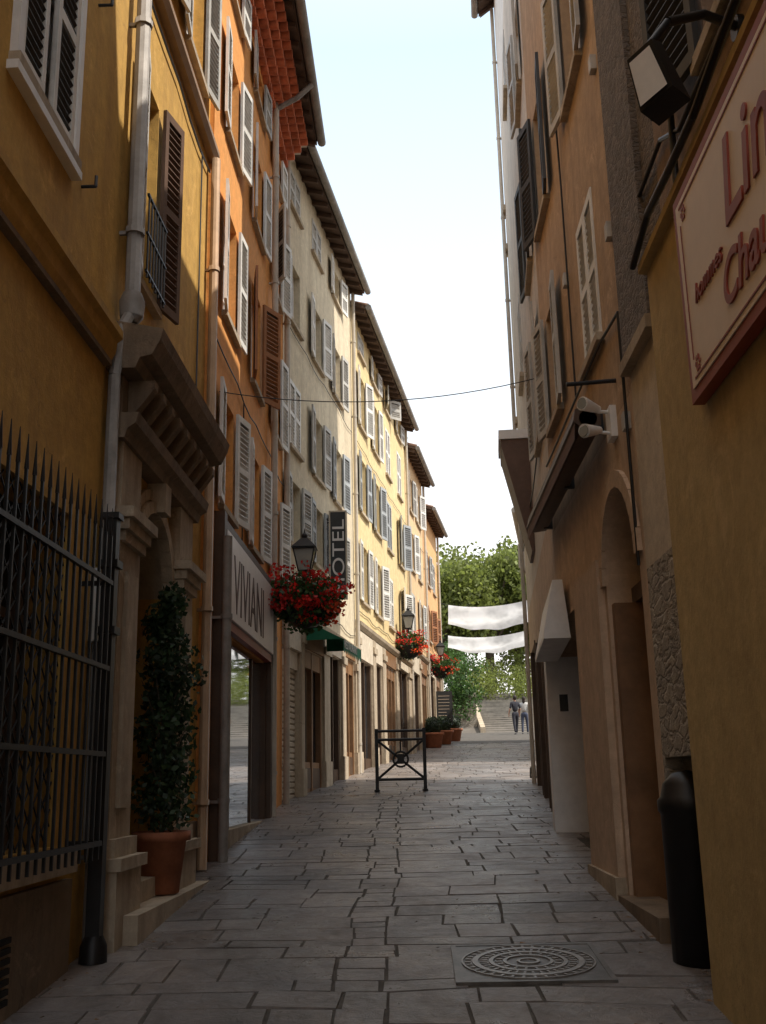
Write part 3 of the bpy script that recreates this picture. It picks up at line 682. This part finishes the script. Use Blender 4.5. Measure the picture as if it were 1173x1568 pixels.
pipe(tr,FG,LG-.15,.06,1,18.2,'lpipe',.04); tr.tube([FG.p(.2,.04,5.7),FG.p(3,.04,5.6),FG.p(8,.04,5.75)],.012,'blackiron')
for z in(6.3,8.4,12.2,13.1): tr.box(FG,LG-.35,LG+.04,-.04,.05,z,z+.12,'stone')
tr.prof(FG,4.2,5.2,[(0,6.75),(.44,6.75),(.44,6.62),(.42,6.58),(.05,4.95),(0,4.95)],'shut_b'); tr.box(FG,4.17,5.23,0,.47,6.752,6.90,'whitep')
roof(tr,FG,0,LG,18.4,3.4,.35)
w.finish('walls',H);win.finish('windows',H);sh.finish('shutters',H);tr.finish('shopfronts_roof_and_trim',H)

# far right low house row
F6=Frame(3.1,26.5,4.1,29.5,'R')
H=root('pale_house'); w=MB();win=MB();sh=MB();tr=MB()
hg=[(c-.42,c+.42,z0,z1) for c in(2,5,8,11,13.5) for z0,z1 in((5.6,6.9),)]
wall(w,F6,0,15,-1,8.4,hg,'creamp'); body(w,F6,0,15,-1,8.4,8,'creamp')
for h in hg: window(win,sh,F6,*h,'shut_g',(5,10))
roof(tr,F6,0,15,8.4,8,.3)
w.finish('walls',H);win.finish('windows',H);sh.finish('shutters',H);tr.finish('roof',H)

# ============================================================ GROUND + PAVING
g=MB(); ys=sorted({y for y,_ in PROF}|{-20,0,12,40,58,75,120,300,800})
xs=[-1500,-300,-60,-10,0,10,60,300,1500]
vs=[(x,y,zg(y)-.035) for y in ys for x in xs]; n=len(xs)
g.add(vs,[(j*n+i,j*n+i+1,(j+1)*n+i+1,(j+1)*n+i) for j in range(len(ys)-1) for i in range(n-1)],'groundm')
g.finish('ground')
j=MB()
def shift(y): return 0 if y<17 else .1268*(y-17)
yl=[-12,0,17,25,38,52.5]
vs=[];
for y in yl: vs+=[(-2.6+shift(y),y,zg(y)-.009),(4.2+shift(y),y,zg(y)-.009)]
j.add(vs,[(2*i,2*i+1,2*i+3,2*i+2) for i in range(len(yl)-1)],'dirt'); 
def warp(a,b):
    v=noise.noise_vector(Vector((a*.35,b*.35,3.1))); v2=noise.noise_vector(Vector((a*1.3,b*1.3,9.1)))
    f=1 if not(-.1<a<1.4 and 5.8<b<7.7) else .15
    return a+f*(v.x*.14+v2.x*.03), b+f*(v.y*.28+v2.y*.05)
y=-6.
gap=.003
while y<52.0:
    dep=ru(.20,.50)
    c0=-.50+ru(-.05,.05); c1=-.22+ru(-.05,.05)
    for (xa,xb,central) in((-2.7,c0,0),(c0,c1,1),(c1,(1.75 if y<12 else 2.6),0)):
        x=xa
        while x<xb-.02:
            wd=ru(.26,.95) if not central else ru(.24,.34)
            if xb-(x+wd)<.2: wd=xb-x
            sh_=shift(y)
            xx0,xx1=x+sh_,x+wd+sh_
            if central and dep>.3: segs=[(y,y+dep*.5),(y+dep*.5,y+dep)]
            elif dep>.36 and rnd()<.35: 
                q=ru(.4,.6); segs=[(y,y+dep*q),(y+dep*q,y+dep)]
            else: segs=[(y,y+dep)]
            for (q0,q1) in segs:
                if .12<x+wd and x<1.12 and q1>6.2 and q0<7.3: 
                    if q0>6.22 and q1<7.28 and x>.1 and x+wd<1.15: continue
                dz=ru(-.003,.003); bt=ru(.004,.012)
                c=[(xx0,q0),(xx1,q0),(xx1,q1),(xx0,q1)]
                c=[warp(a,b) for a,b in c]
                cx=sum(a for a,_ in c)/4;cy=sum(b for _,b in c)/4
                c=[(a+(gap if a<cx else -gap)+ru(-.006,.006),b+(gap if b<cy else -gap)+ru(-.006,.006)) for a,b in c]
                tx,ty=ru(-.008,.008),ru(-.010,.010)
                vs=[(a,b,zg(b)-.03) for a,b in c]
                vs+=[(a+(cx-a)*bt/max(.05,abs(cx-a)),b+(cy-b)*bt/max(.05,abs(cy-b)),zg(b)+dz+(a-cx)*tx+(b-cy)*ty+(-.002 if central else 0)) for a,b in c]
                j.add(vs,[(4,5,6,7),(0,1,5,4),(1,2,6,5),(2,3,7,6),(3,0,4,7)],'slab')
            x+=wd
    y+=dep
j.finish('street_paving')
# fallen leaves along the walls
fl=MB()
for i in range(330):
    y=ru(4,34) ; e=rnd()
    x=(-2.12+abs(random.gauss(0,.18))) if e<.45 else ((1.5-abs(random.gauss(0,.2))) if e<.85 else ru(-1.9,1.4))
    if y>17: x+=shift(y)
    a=ru(0,6.28); r=ru(.012,.03); z=zg(y)+.012
    fl.add([(x+r*math.cos(a),y+r*math.sin(a),z),(x+r*.5*math.cos(a+1.57),y+r*.5*math.sin(a+1.57),z+.008),(x-r*math.cos(a),y-r*math.sin(a),z+.004),(x-r*.5*math.cos(a+1.57),y-r*.5*math.sin(a+1.57),z+.003)],[(0,1,2,3)],'dryleaf')
fl.finish('fallen_leaves')
# manhole
S=root('manhole_cover'); s_=MB()
sl=Vector((0,1,.074)).normalized(); UPn=Vector((0,-.074,1)).normalized(); XX=Vector((1,0,0))
cc=Vector((.63,6.75,zg(6.75)+.010))
s_.obox(cc-XX*.42-sl*.42-UPn*.05,XX*.84,sl*.84,UPn*.05,'iron_cover')
for a,b_,c,d in((-.45,.45,-.45,-.42),(-.45,.45,.42,.45),(-.45,-.42,-.42,.42),(.42,.45,-.42,.42)):
    s_.obox(cc+XX*a+sl*c-UPn*.05,XX*(b_-a),sl*(d-c),UPn*.054,'iron_cover')
def ringf(r0,r1,z,k,n=40):
    vs=[]
    for r,zz in((r0,0),(r0,z),(r1,z),(r1,0)):
        for i in range(n):
            t=2*math.pi*i/n; vs.append(cc+XX*(r*math.cos(t))+sl*(r*math.sin(t))+UPn*zz)
    s_.add(vs,[(q*n+i,q*n+(i+1)%n,(q+1)*n+(i+1)%n,(q+1)*n+i) for q in range(3) for i in range(n)],k)
for r0,r1 in((.39,.40),(.30,.335),(.21,.235),(.13,.15),(.05,.07)): ringf(r0,r1,.008,'iron_light')
for i in range(36):
    t=2*math.pi*i/36; dr=XX*math.cos(t)+sl*math.sin(t); td=sl*math.cos(t)-XX*math.sin(t)
    s_.obox(cc+dr*.245-td*.007,dr*.045,td*.014,UPn*.007,'iron_light'); s_.obox(cc+dr*.345-td*.008,dr*.035,td*.016,UPn*.007,'iron_light')
    if i%2==0: s_.obox(cc+dr*.16-td*.007,dr*.04,td*.014,UPn*.007,'iron_light')
s_.finish('cover',S)

# ============================================================ street furniture
def post(x,y,h,name,r=.035,top='sq'):
    S=root(name); s_=MB(); z=zg(y)
    s_.obox(Vector((x-r,y-r,z-.05)),Vector((2*r,0,0)),Vector((0,2*r,0)),Vector((0,0,h+.05)),'blackiron')
    for f in(.72,.88): 
        s_.obox(Vector((x-r*1.5,y-r*1.5,z+h*f)),Vector((3*r,0,0)),Vector((0,3*r,0)),Vector((0,0,.05)),'blackiron')
    s_.obox(Vector((x-r*1.4,y-r*1.4,z+h)),Vector((2.8*r,0,0)),Vector((0,2.8*r,0)),Vector((0,0,.04)),'blackiron')
    s_.lathe((x,y,z),[(r*2,0),(r*1.9,.1),(r*1.3,.16)],'blackiron',12)
    s_.finish('shaft',S)
post(-2.06,6.95,2.85,'iron_post',.045)
S=root('iron_barrier'); s_=MB(); y=18.85; z=zg(y)
x0,x1=-.71,.13
def P(x,h): return Vector((x,y,z+h))
for x in(x0,x1):
    s_.obox(P(x-.03,-.03)+Vector((0,-.03,0)),Vector((.06,0,0)),Vector((0,.06,0)),Vector((0,0,1.1)),'blackiron')
    s_.obox(P(x-.045,0)+Vector((0,-.16,0)),Vector((.09,0,0)),Vector((0,.32,0)),Vector((0,0,.03)),'blackiron')
for h in(1.03,.88,.20): s_.cyl(P(x0,h),P(x1,h),.024,.024,'blackiron',8)
s_.tube([P(x0,.88),P(x1,.20)],.022,'blackiron'); s_.tube([P(x1,.88),P(x0,.20)],.022,'blackiron')
xm=(x0+x1)/2
n=20
for i in range(n):
    t=2*math.pi*i/n;u=2*math.pi*(i+1)/n
    s_.cyl(P(xm+.13*math.cos(t),.54+.13*math.sin(t)),P(xm+.13*math.cos(u),.54+.13*math.sin(u)),.02,.02,'blackiron',6)
s_.tube([P(xm,.88),P(xm,.67)],.015,'blackiron')
s_.obox(P(xm-.06,.46)+Vector((0,-.02,0)),Vector((.12,0,0)),Vector((0,.03,0)),Vector((0,0,.17)),'blackiron')
s_.finish('frame',S)
S=root('sign_pole'); s_=MB()
s_.cyl((2.28,21.2,zg(21)-.05),(2.28,21.2,zg(21)+4.6),.035,.03,'blackiron',10); s_.box(WF,2.2,2.36,21.16,21.2,zg(21)+4.2,zg(21)+4.7,'zinc')
s_.lathe((2.28,21.2,zg(21)),[(.09,0),(.08,.2),(.04,.25)],'blackiron',10); s_.finish('pole',S)
def lantern(mb,c,sc=1.):
    c=Vector(c)
    def q(r,z): return [c+Vector((sx*r*sc,sy*r*sc,z*sc)) for sx,sy in((-1,-1),(1,-1),(1,1),(-1,1))]
    a=q(.09,0);b=q(.16,.34);t=q(.19,.36);p=q(.05,.52)
    mb.add(a+b,[(0,1,5,4),(1,2,6,5),(2,3,7,6),(3,0,4,7)],'lglass'); mb.add(a,[(0,1,2,3)],'blackiron')
    for i in range(4): mb.cyl(a[i],b[i],.012*sc,.012*sc,'blackiron',6); mb.cyl(b[i],b[(i+1)%4],.016*sc,.016*sc,'blackiron',6); mb.cyl(a[i],a[(i+1)%4],.014*sc,.014*sc,'blackiron',6)
    mb.add(t+p,[(0,1,5,4),(1,2,6,5),(2,3,7,6),(3,0,4,7),(0,3,2,1),(4,5,6,7)],'blackiron')
    mb.ball(c+Vector((0,0,.56*sc)),.05*sc,'blackiron'); mb.cyl(c+Vector((0,0,.58*sc)),c+Vector((0,0,.68*sc)),.02*sc,.003,'blackiron',6)
    mb.ball(c+Vector((0,0,.15*sc)),.05*sc,'whitep',8,(1,1,1.6))
def lamp_with_basket(x,y,zf,wallp,sc,rad,nl,lampdz):
    S=root('street_lamp'); s_=MB(); lz=zf+lampdz
    lantern(s_,(x,y,lz),sc)
    s_.tube([Vector((x,y,lz)),Vector((x,y,lz-.12)),Vector(((x+wallp.x)/2,(y+wallp.y)/2,lz-.25)),Vector((wallp.x,wallp.y,lz-.1))],.022,'blackiron')
    s_.tube([Vector((wallp.x,wallp.y,lz-.7)),Vector(((x+wallp.x)/2,(y+wallp.y)/2,lz-.5)),Vector((x,y,lz-.12))],.014,'blackiron')
    s_.finish('lantern_and_bracket',S)
    B=root('hanging_flower_basket'); b=MB()
    b.lathe((x,y,zf-.42),[(.02,0),(.18,.03),(.3,.15),(.36,.34),(.37,.36)],'blackiron',16)
    b.leaves((x,y,zf+.02),(rad*.95,rad*.9,rad*.62),nl,.085,'fleaf',.35)
    b.leaves((x,y,zf-.2),(rad*.7,rad*.7,rad*.5),nl//3,.08,'fleaf',.5)
    b.leaves((x,y,zf+.05),(rad*1.08,rad*1.0,rad*.70),int(nl*.75),.065,'fred',.85,clump=30)
    b.leaves((x+.2,y,zf-.12),(rad*.75,rad*.8,rad*.42),nl//4,.06,'forange',.85,clump=10)
    for i in range(3):
        t=i*2.1; b.cyl((x+.3*math.cos(t),y+.3*math.sin(t),zf-.1),(x,y,zf+.4),.006,.006,'blackiron',4)
    b.finish('flowers',B)
lamp_with_basket(-1.57,15.0,4.16,FO.p(15.0,0,0),.95,.60,2100,.42)
p=FC.p(12.9,0,0); lamp_with_basket(-.15,30,5.35,p,1.0,.52,1000,.45)
p=FC.p(20.6,0,0); lamp_with_basket(.95,37.9,5.5,p,.9,.54,800,.4)

# plant at portal
S=root('potted_shrub'); s_=MB(); px,py,pz=-2.08,8.75,zg(8.75)+.1
s_.lathe((px,py,pz),[(0,0),(.15,0),(.2,.4),(.235,.4),(.235,.47),(.2,.47),(.19,.43),(0,.42)],'terra',20)
s_.cyl((px,py,pz+.4),(px,py,pz+1.5),.02,.012,'bark')
for i in range(16):
    t=ru(0,6.3);z=ru(.6,1.9); s_.cyl((px,py,pz+z*.7),(px+.2*math.cos(t),py+.2*math.sin(t),pz+z),.008,.004,'bark',4)
for i in range(12):
    z=.62+i*.155; r=(.26+.06*math.sin(i*1.9))*(1 if i<9 else 1-(i-8)*.2)
    s_.leaves((px+ru(-.06,.06),py+ru(-.06,.06),pz+z),(r,r,.17),330,.06,'bush',.3)
s_.finish('shrub',S)
for (x,y,r) in((.55,36.6,.33),(.98,39.6,.34),(1.45,42.6,.33)):
    S=root('potted_box_ball'); s_=MB(); z=zg(y)
    s_.lathe((x,y,z),[(0,0),(.28,0),(.36,.42),(.4,.42),(.4,.5),(.34,.5),(0,.47)],'terra',18)
    s_.ball((x,y,z+.7),r*.85,'bush',12); s_.leaves((x,y,z+.72),(r,r,r*.95),700,.07,'bush',.85); s_.finish('plant',S)
S=root('menu_board'); s_=MB(); a=FC.p(22.85,0,0)
s_.box(WF,a.x+.05,a.x+.65,a.y,a.y+.06,zg(a.y)+.7,zg(a.y)+1.95,'shut_d'); s_.box(WF,a.x-.05,a.x+.05,a.y+.01,a.y+.05,zg(a.y)+1.7,zg(a.y)+1.76,'blackiron')
for i in range(9): s_.box(WF,a.x+.12,a.x+ru(.4,.58),a.y-.006,a.y-.001,zg(a.y)+.8+i*.12,zg(a.y)+.815+i*.12,'signcream')
s_.box(WF,a.x+.33,a.x+.37,a.y+.01,a.y+.05,zg(a.y)-.02,zg(a.y)+.7,'blackiron')
s_.finish('board',S)

# banners
for (zz,dz,yy) in((8.72,.72,44.0),(7.62,.45,45.5)):
    S=root('cloth_banner'); s_=MB(); nx,ny=28,8
    vs=[]
    for jj in range(ny+1):
        for i in range(nx+1):
            u=i/nx;v=jj/ny
            x=1.5+3.45*u; sag=-.32*4*u*(1-u)*(.6+.4*v)
            vs.append((x,yy+v*1.0+.07*math.sin(v*9+u*3),zz+.1*u+sag-dz*v+.05*math.sin(v*8+2*u)+.03*math.sin(u*17)*v))
    s_.add(vs,[(q*(nx+1)+i,q*(nx+1)+i+1,(q+1)*(nx+1)+i+1,(q+1)*(nx+1)+i) for q in range(ny) for i in range(nx)],'cloth',True)
    s_.tube([(.9,yy,zz+.15),(1.5,yy,zz)],.012,'blackiron',5); s_.tube([(4.95,yy,zz+.1),(6.6,yy,zz+.35)],.012,'blackiron',5)
    s_.finish('cloth',S)
S=root('overhead_cable'); s_=MB(); pts=[]
for i in range(17):
    u=i/16; pts.append(Vector((-2.15+3.75*u,11.2+.5*u,5.95+.25*u-.35*4*u*(1-u)*.6)))
s_.tube(pts,.006,'blackiron',5); s_.finish('cable',S)

# far end: steps, retaining wall, ivy
S=root('stone_steps'); s_=MB()
for i in range(20):
    y0=53+i*.65; z=3.70+i*.145
    s_.box(WF,3.4,12,y0,y0+.72,z-.6,z+.145,'stepstone')
s_.finish('steps',S)
S=root('retaining_wall'); s_=MB()
s_.add([(2.2,51.5,3),(3.38,53,3),(3.38,66.5,6),(1,66.5,6)],[(0,1,2,3)],'rubble')
s_.poly_sz(Frame(3.15,52.5,0,1,'L'),[(0,3),(13.5,3),(13.5,7.2),(0,4.0)],0,.24,'stone')
s_.box(WF,-6,3.1,54.5,54.9,2.5,5.9,'rubble'); s_.finish('wall',S)
S=root('ivy_bank'); s_=MB()
for i in range(16):
    s_.leaves((ru(-4,3.1),54.3+ru(-.2,.3),ru(4.5,7.4)),(1.0,.5,.8),420,.14,'ivy',.3)
for i in range(10): s_.leaves((ru(-3,3.2),57+ru(0,4),ru(7,8.6)),(1.4,1,1),380,.16,'ivy',.4)
for i in range(18): s_.leaves((ru(3.6,9.5),ru(62,67.5),ru(6.3,8.0)),(1.2,.8,.9),300,.16,'leaf',.4)
s_.finish('ivy',S)

# trees
def tree_mesh(seed,h,cr):
    random.seed(seed); t=MB()
    t.cyl((0,0,-.5),(.1,.05,h*.32),.32,.24,'bark',12)
    tips=[]
    for i in range(8):
        a=i*.785+ru(-.3,.3); r=cr*ru(.45,.8); z=h*ru(.5,.9)
        m1=Vector((math.cos(a)*r*.4,math.sin(a)*r*.4,h*.45)); e=Vector((math.cos(a)*r,math.sin(a)*r,z))
        t.cyl((.1,.05,h*.31),m1,.16,.1,'bark',8); t.cyl(m1,e,.1,.03,'bark',6)
        tips.append(e)
        for k in range(3):
            e2=m1.lerp(e,ru(.3,.9)); tips.append(e2+Vector((ru(-1,1),ru(-1,1),ru(-.3,1))).normalized()*cr*.3)
            t.cyl(e2,tips[-1],.04,.015,'bark',5)
    for e in tips: t.leaves(e,(cr*.36,cr*.36,cr*.25),330,.30,'leaf',.35)
    t.leaves((0,0,h*.68),(cr,cr,h*.34),2600,.30,'leaf',.6,clump=26)
    o=t.finish('plane_tree'); o.name='plane_tree'; return o
protos=[tree_mesh(3,9.7,4.2),tree_mesh(5,8.8,3.8)]
spots=[(1.5,70,0,1.05),(5.2,72,1,1.2),(9.5,71,0,1.03),(-2.5,74,1,1.15),(3.2,80,0,1.2),(8,82,1,1.3),(13,78,0,1.15),(-7,76,0,1.05),(0,86,1,1.3)]
for i,(x,y,k,sc) in enumerate(spots):
    o=protos[k]
    if i>1: 
        o=bpy.data.objects.new('plane_tree',protos[k].data); COL.objects.link(o)
    o.location=(x,y,zg(y)); o.rotation_euler=(0,0,i*1.3); o.scale=(sc,)*3
random.seed(11)
S=root('distant_shrubs'); s_=MB()
for i in range(30): s_.leaves((ru(-8,14),ru(68,76),ru(7.2,9.8)),(1.8,1.2,1.3),330,.24,'leaf',.3)
s_.finish('foliage',S)

# ============================================================ people
def person(name,x,y,yaw,top,bottom,arm,step,h=1.72,lean=0.,hairlong=False):
    Rt=root(name); Rt.location=(x,y,zg(y)); Rt.rotation_euler=(0,0,math.radians(yaw))
    k=h/1.72
    def skin(nm,pts,edges,rad,mat,rootv=0,lv=1):
        me=bpy.data.meshes.new(nm); me.from_pydata([tuple(Vector(p)*k) for p in pts],edges,[]); me.materials.append(M[mat])
        o=bpy.data.objects.new(nm,me); COL.objects.link(o); o.parent=Rt
        m=o.modifiers.new('s','SKIN'); m.use_smooth_shade=True
        for i,r in enumerate(rad):
            rr=r if isinstance(r,tuple) else (r,r)
            me.skin_vertices[0].data[i].radius=(rr[0]*k,rr[1]*k)
        me.skin_vertices[0].data[rootv].use_root=True
        sb=o.modifiers.new('u','SUBSURF'); sb.levels=lv; sb.render_levels=lv; return o
    s1=step
    skin('trousers',[(0,0,.95),(.09,0,.88),(.10,s1*.5,.50),(.10,s1,.11),(-.09,0,.88),(-.10,-s1*.35,.50),(-.10,-s1,.11),(0,0,1.04)],
      [(0,1),(1,2),(2,3),(0,4),(4,5),(5,6),(0,7)],[(.15,.11),.092,.062,.05,.092,.062,.05,(.14,.10)],bottom)
    for sx,yy in((.10,s1),(-.10,-s1)):
        skin('shoe',[(sx,yy-.05,.05),(sx,yy+.06,.04),(sx,yy+.17,.03)],[(0,1),(1,2)],[.045,.045,.03],'cdark')
    ar=arm
    skin('top',[(0,0,1.0),(0,lean*.4,1.2),(0,lean,1.38),(0,lean,1.47),(.17,lean,1.40),(.24,lean-.02,1.15),(-.17,lean,1.40),(-.24,lean-.02,1.15)],
      [(0,1),(1,2),(2,3),(2,4),(4,5),(2,6),(6,7)],[(.15,.105),(.145,.10),(.16,.105),(.065,.06),.062,.046,.062,.046],top,0)
    for sg in(1,-1):
        e=(sg*.24,lean-.02,1.17); hnd=(sg*.23+sg*ar[0],lean+ar[1],.92+ar[2])
        skin('forearm',[e,hnd,(hnd[0],hnd[1]+.02,hnd[2]-.08)],[(0,1),(1,2)],[.042,.028,(.035,.018)],'skin')
        for f in range(5):
            ox=(f-2)*.016; ln=[.05,.07,.075,.07,.055][f]
            b=(hnd[0]+(0 if f else -sg*.02),hnd[1]+.02+ox,hnd[2]-.09+(0 if f else .04))
            skin('finger',[b,(b[0]-sg*.004,b[1]+.004,b[2]-ln*.6),(b[0]-sg*.014,b[1]+.01,b[2]-ln)],[(0,1),(1,2)],[.009,.008,.007],'skin',0,0)
    hd=MB(); hc=Vector((0,lean+.015,1.61))*k
    skin('neck',[(0,lean,1.42),(0,lean+.005,1.54)],[(0,1)],[.055,.05],'skin')
    hd.ball(hc,.105*k,'skin',16,(.76,.93,1.14)); hd.ball(hc+Vector((0,.10,-.01))*k,.018*k,'skin',8,(.8,1.2,1.4))
    for sg in(1,-1): hd.ball(hc+Vector((sg*.08,0,-.005))*k,.025*k,'skin',8,(.4,.8,1.2)); hd.ball(hc+Vector((sg*.03,.088,.015))*k,.011*k,'hair',6)
    hd.ball(hc+Vector((0,.09,-.055))*k,.02*k,'signred',8,(1.2,.5,.3))
    hd.ball(hc+Vector((0,-.022,.022))*k,.112*k,'hair',16,(.80,.93,1.08))
    if hairlong: hd.ball(hc+Vector((0,-.06,-.08))*k,.09*k,'hair',12,(.8,.6,1.4))
    hd.finish('head',Rt)
person('walking_man',4.58,49.2,20,'cdark','cdark',(.03,.1,.03),.16,1.80)
person('walking_woman',5.02,49.4,-15,'cwhite','cblue',(.05,.12,.12),.12,1.74,hairlong=True)

# ============================================================ light, sky, camera
SC.world=bpy.data.worlds.new('World'); W=SC.world; W.use_nodes=True; nt=W.node_tree
sky=nt.nodes.new('ShaderNodeTexSky'); sky.sky_type='NISHITA'; sky.sun_disc=False
az=math.radians(106); el=math.radians(54)
sky.sun_elevation=el; sky.sun_rotation=az; sky.air_density=1.0; sky.dust_density=5; sky.ozone_density=1.0; sky.altitude=100
bg=nt.nodes['Background']
tc=nt.nodes.new('ShaderNodeTexCoord'); sp=nt.nodes.new('ShaderNodeSeparateXYZ'); nt.links.new(tc.outputs['Generated'],sp.inputs[0])
hz=ramp(nt,sp.outputs[2],0.,.75,.95,.80)
hcol=mixc(nt,ramp(nt,sp.outputs[2],.12,.62),(10.4,10.1,9.9),(6.4,8.2,9.9))   # milky horizon, pale blue higher up
hcol=mixc(nt,ramp(nt,sp.outputs[2],.62,.95),hcol,(11.5,11.2,10.9))           # extra brightness overhead, above the frame, added to light the shaded street
col=mixc(nt,hz,sky.outputs[0],hcol)
nt.links.new(col,bg.inputs[0]); bg.inputs[1].default_value=.15
sd=bpy.data.lights.new('sun','SUN'); sd.energy=5; sd.angle=math.radians(.5); sd.color=(1,.93,.82)
so=bpy.data.objects.new('sun',sd); COL.objects.link(so)
tosun=Vector((math.sin(az)*math.cos(el),math.cos(az)*math.cos(el),math.sin(el)))
so.rotation_euler=tosun.to_track_quat('Z','Y').to_euler()
cd=bpy.data.cameras.new('camera'); cam=bpy.data.objects.new('camera',cd); COL.objects.link(cam)
cam.location=(0,0,1.6); cam.rotation_euler=[math.radians(a) for a in(104.37,1.21,1.85)]
cd.sensor_fit='HORIZONTAL'; cd.sensor_width=36; cd.lens=49.1; cd.clip_end=4000; cd.clip_start=.05
SC.camera=cam
SC.view_settings.view_transform='Standard'; SC.view_settings.look='None'; SC.view_settings.exposure=0
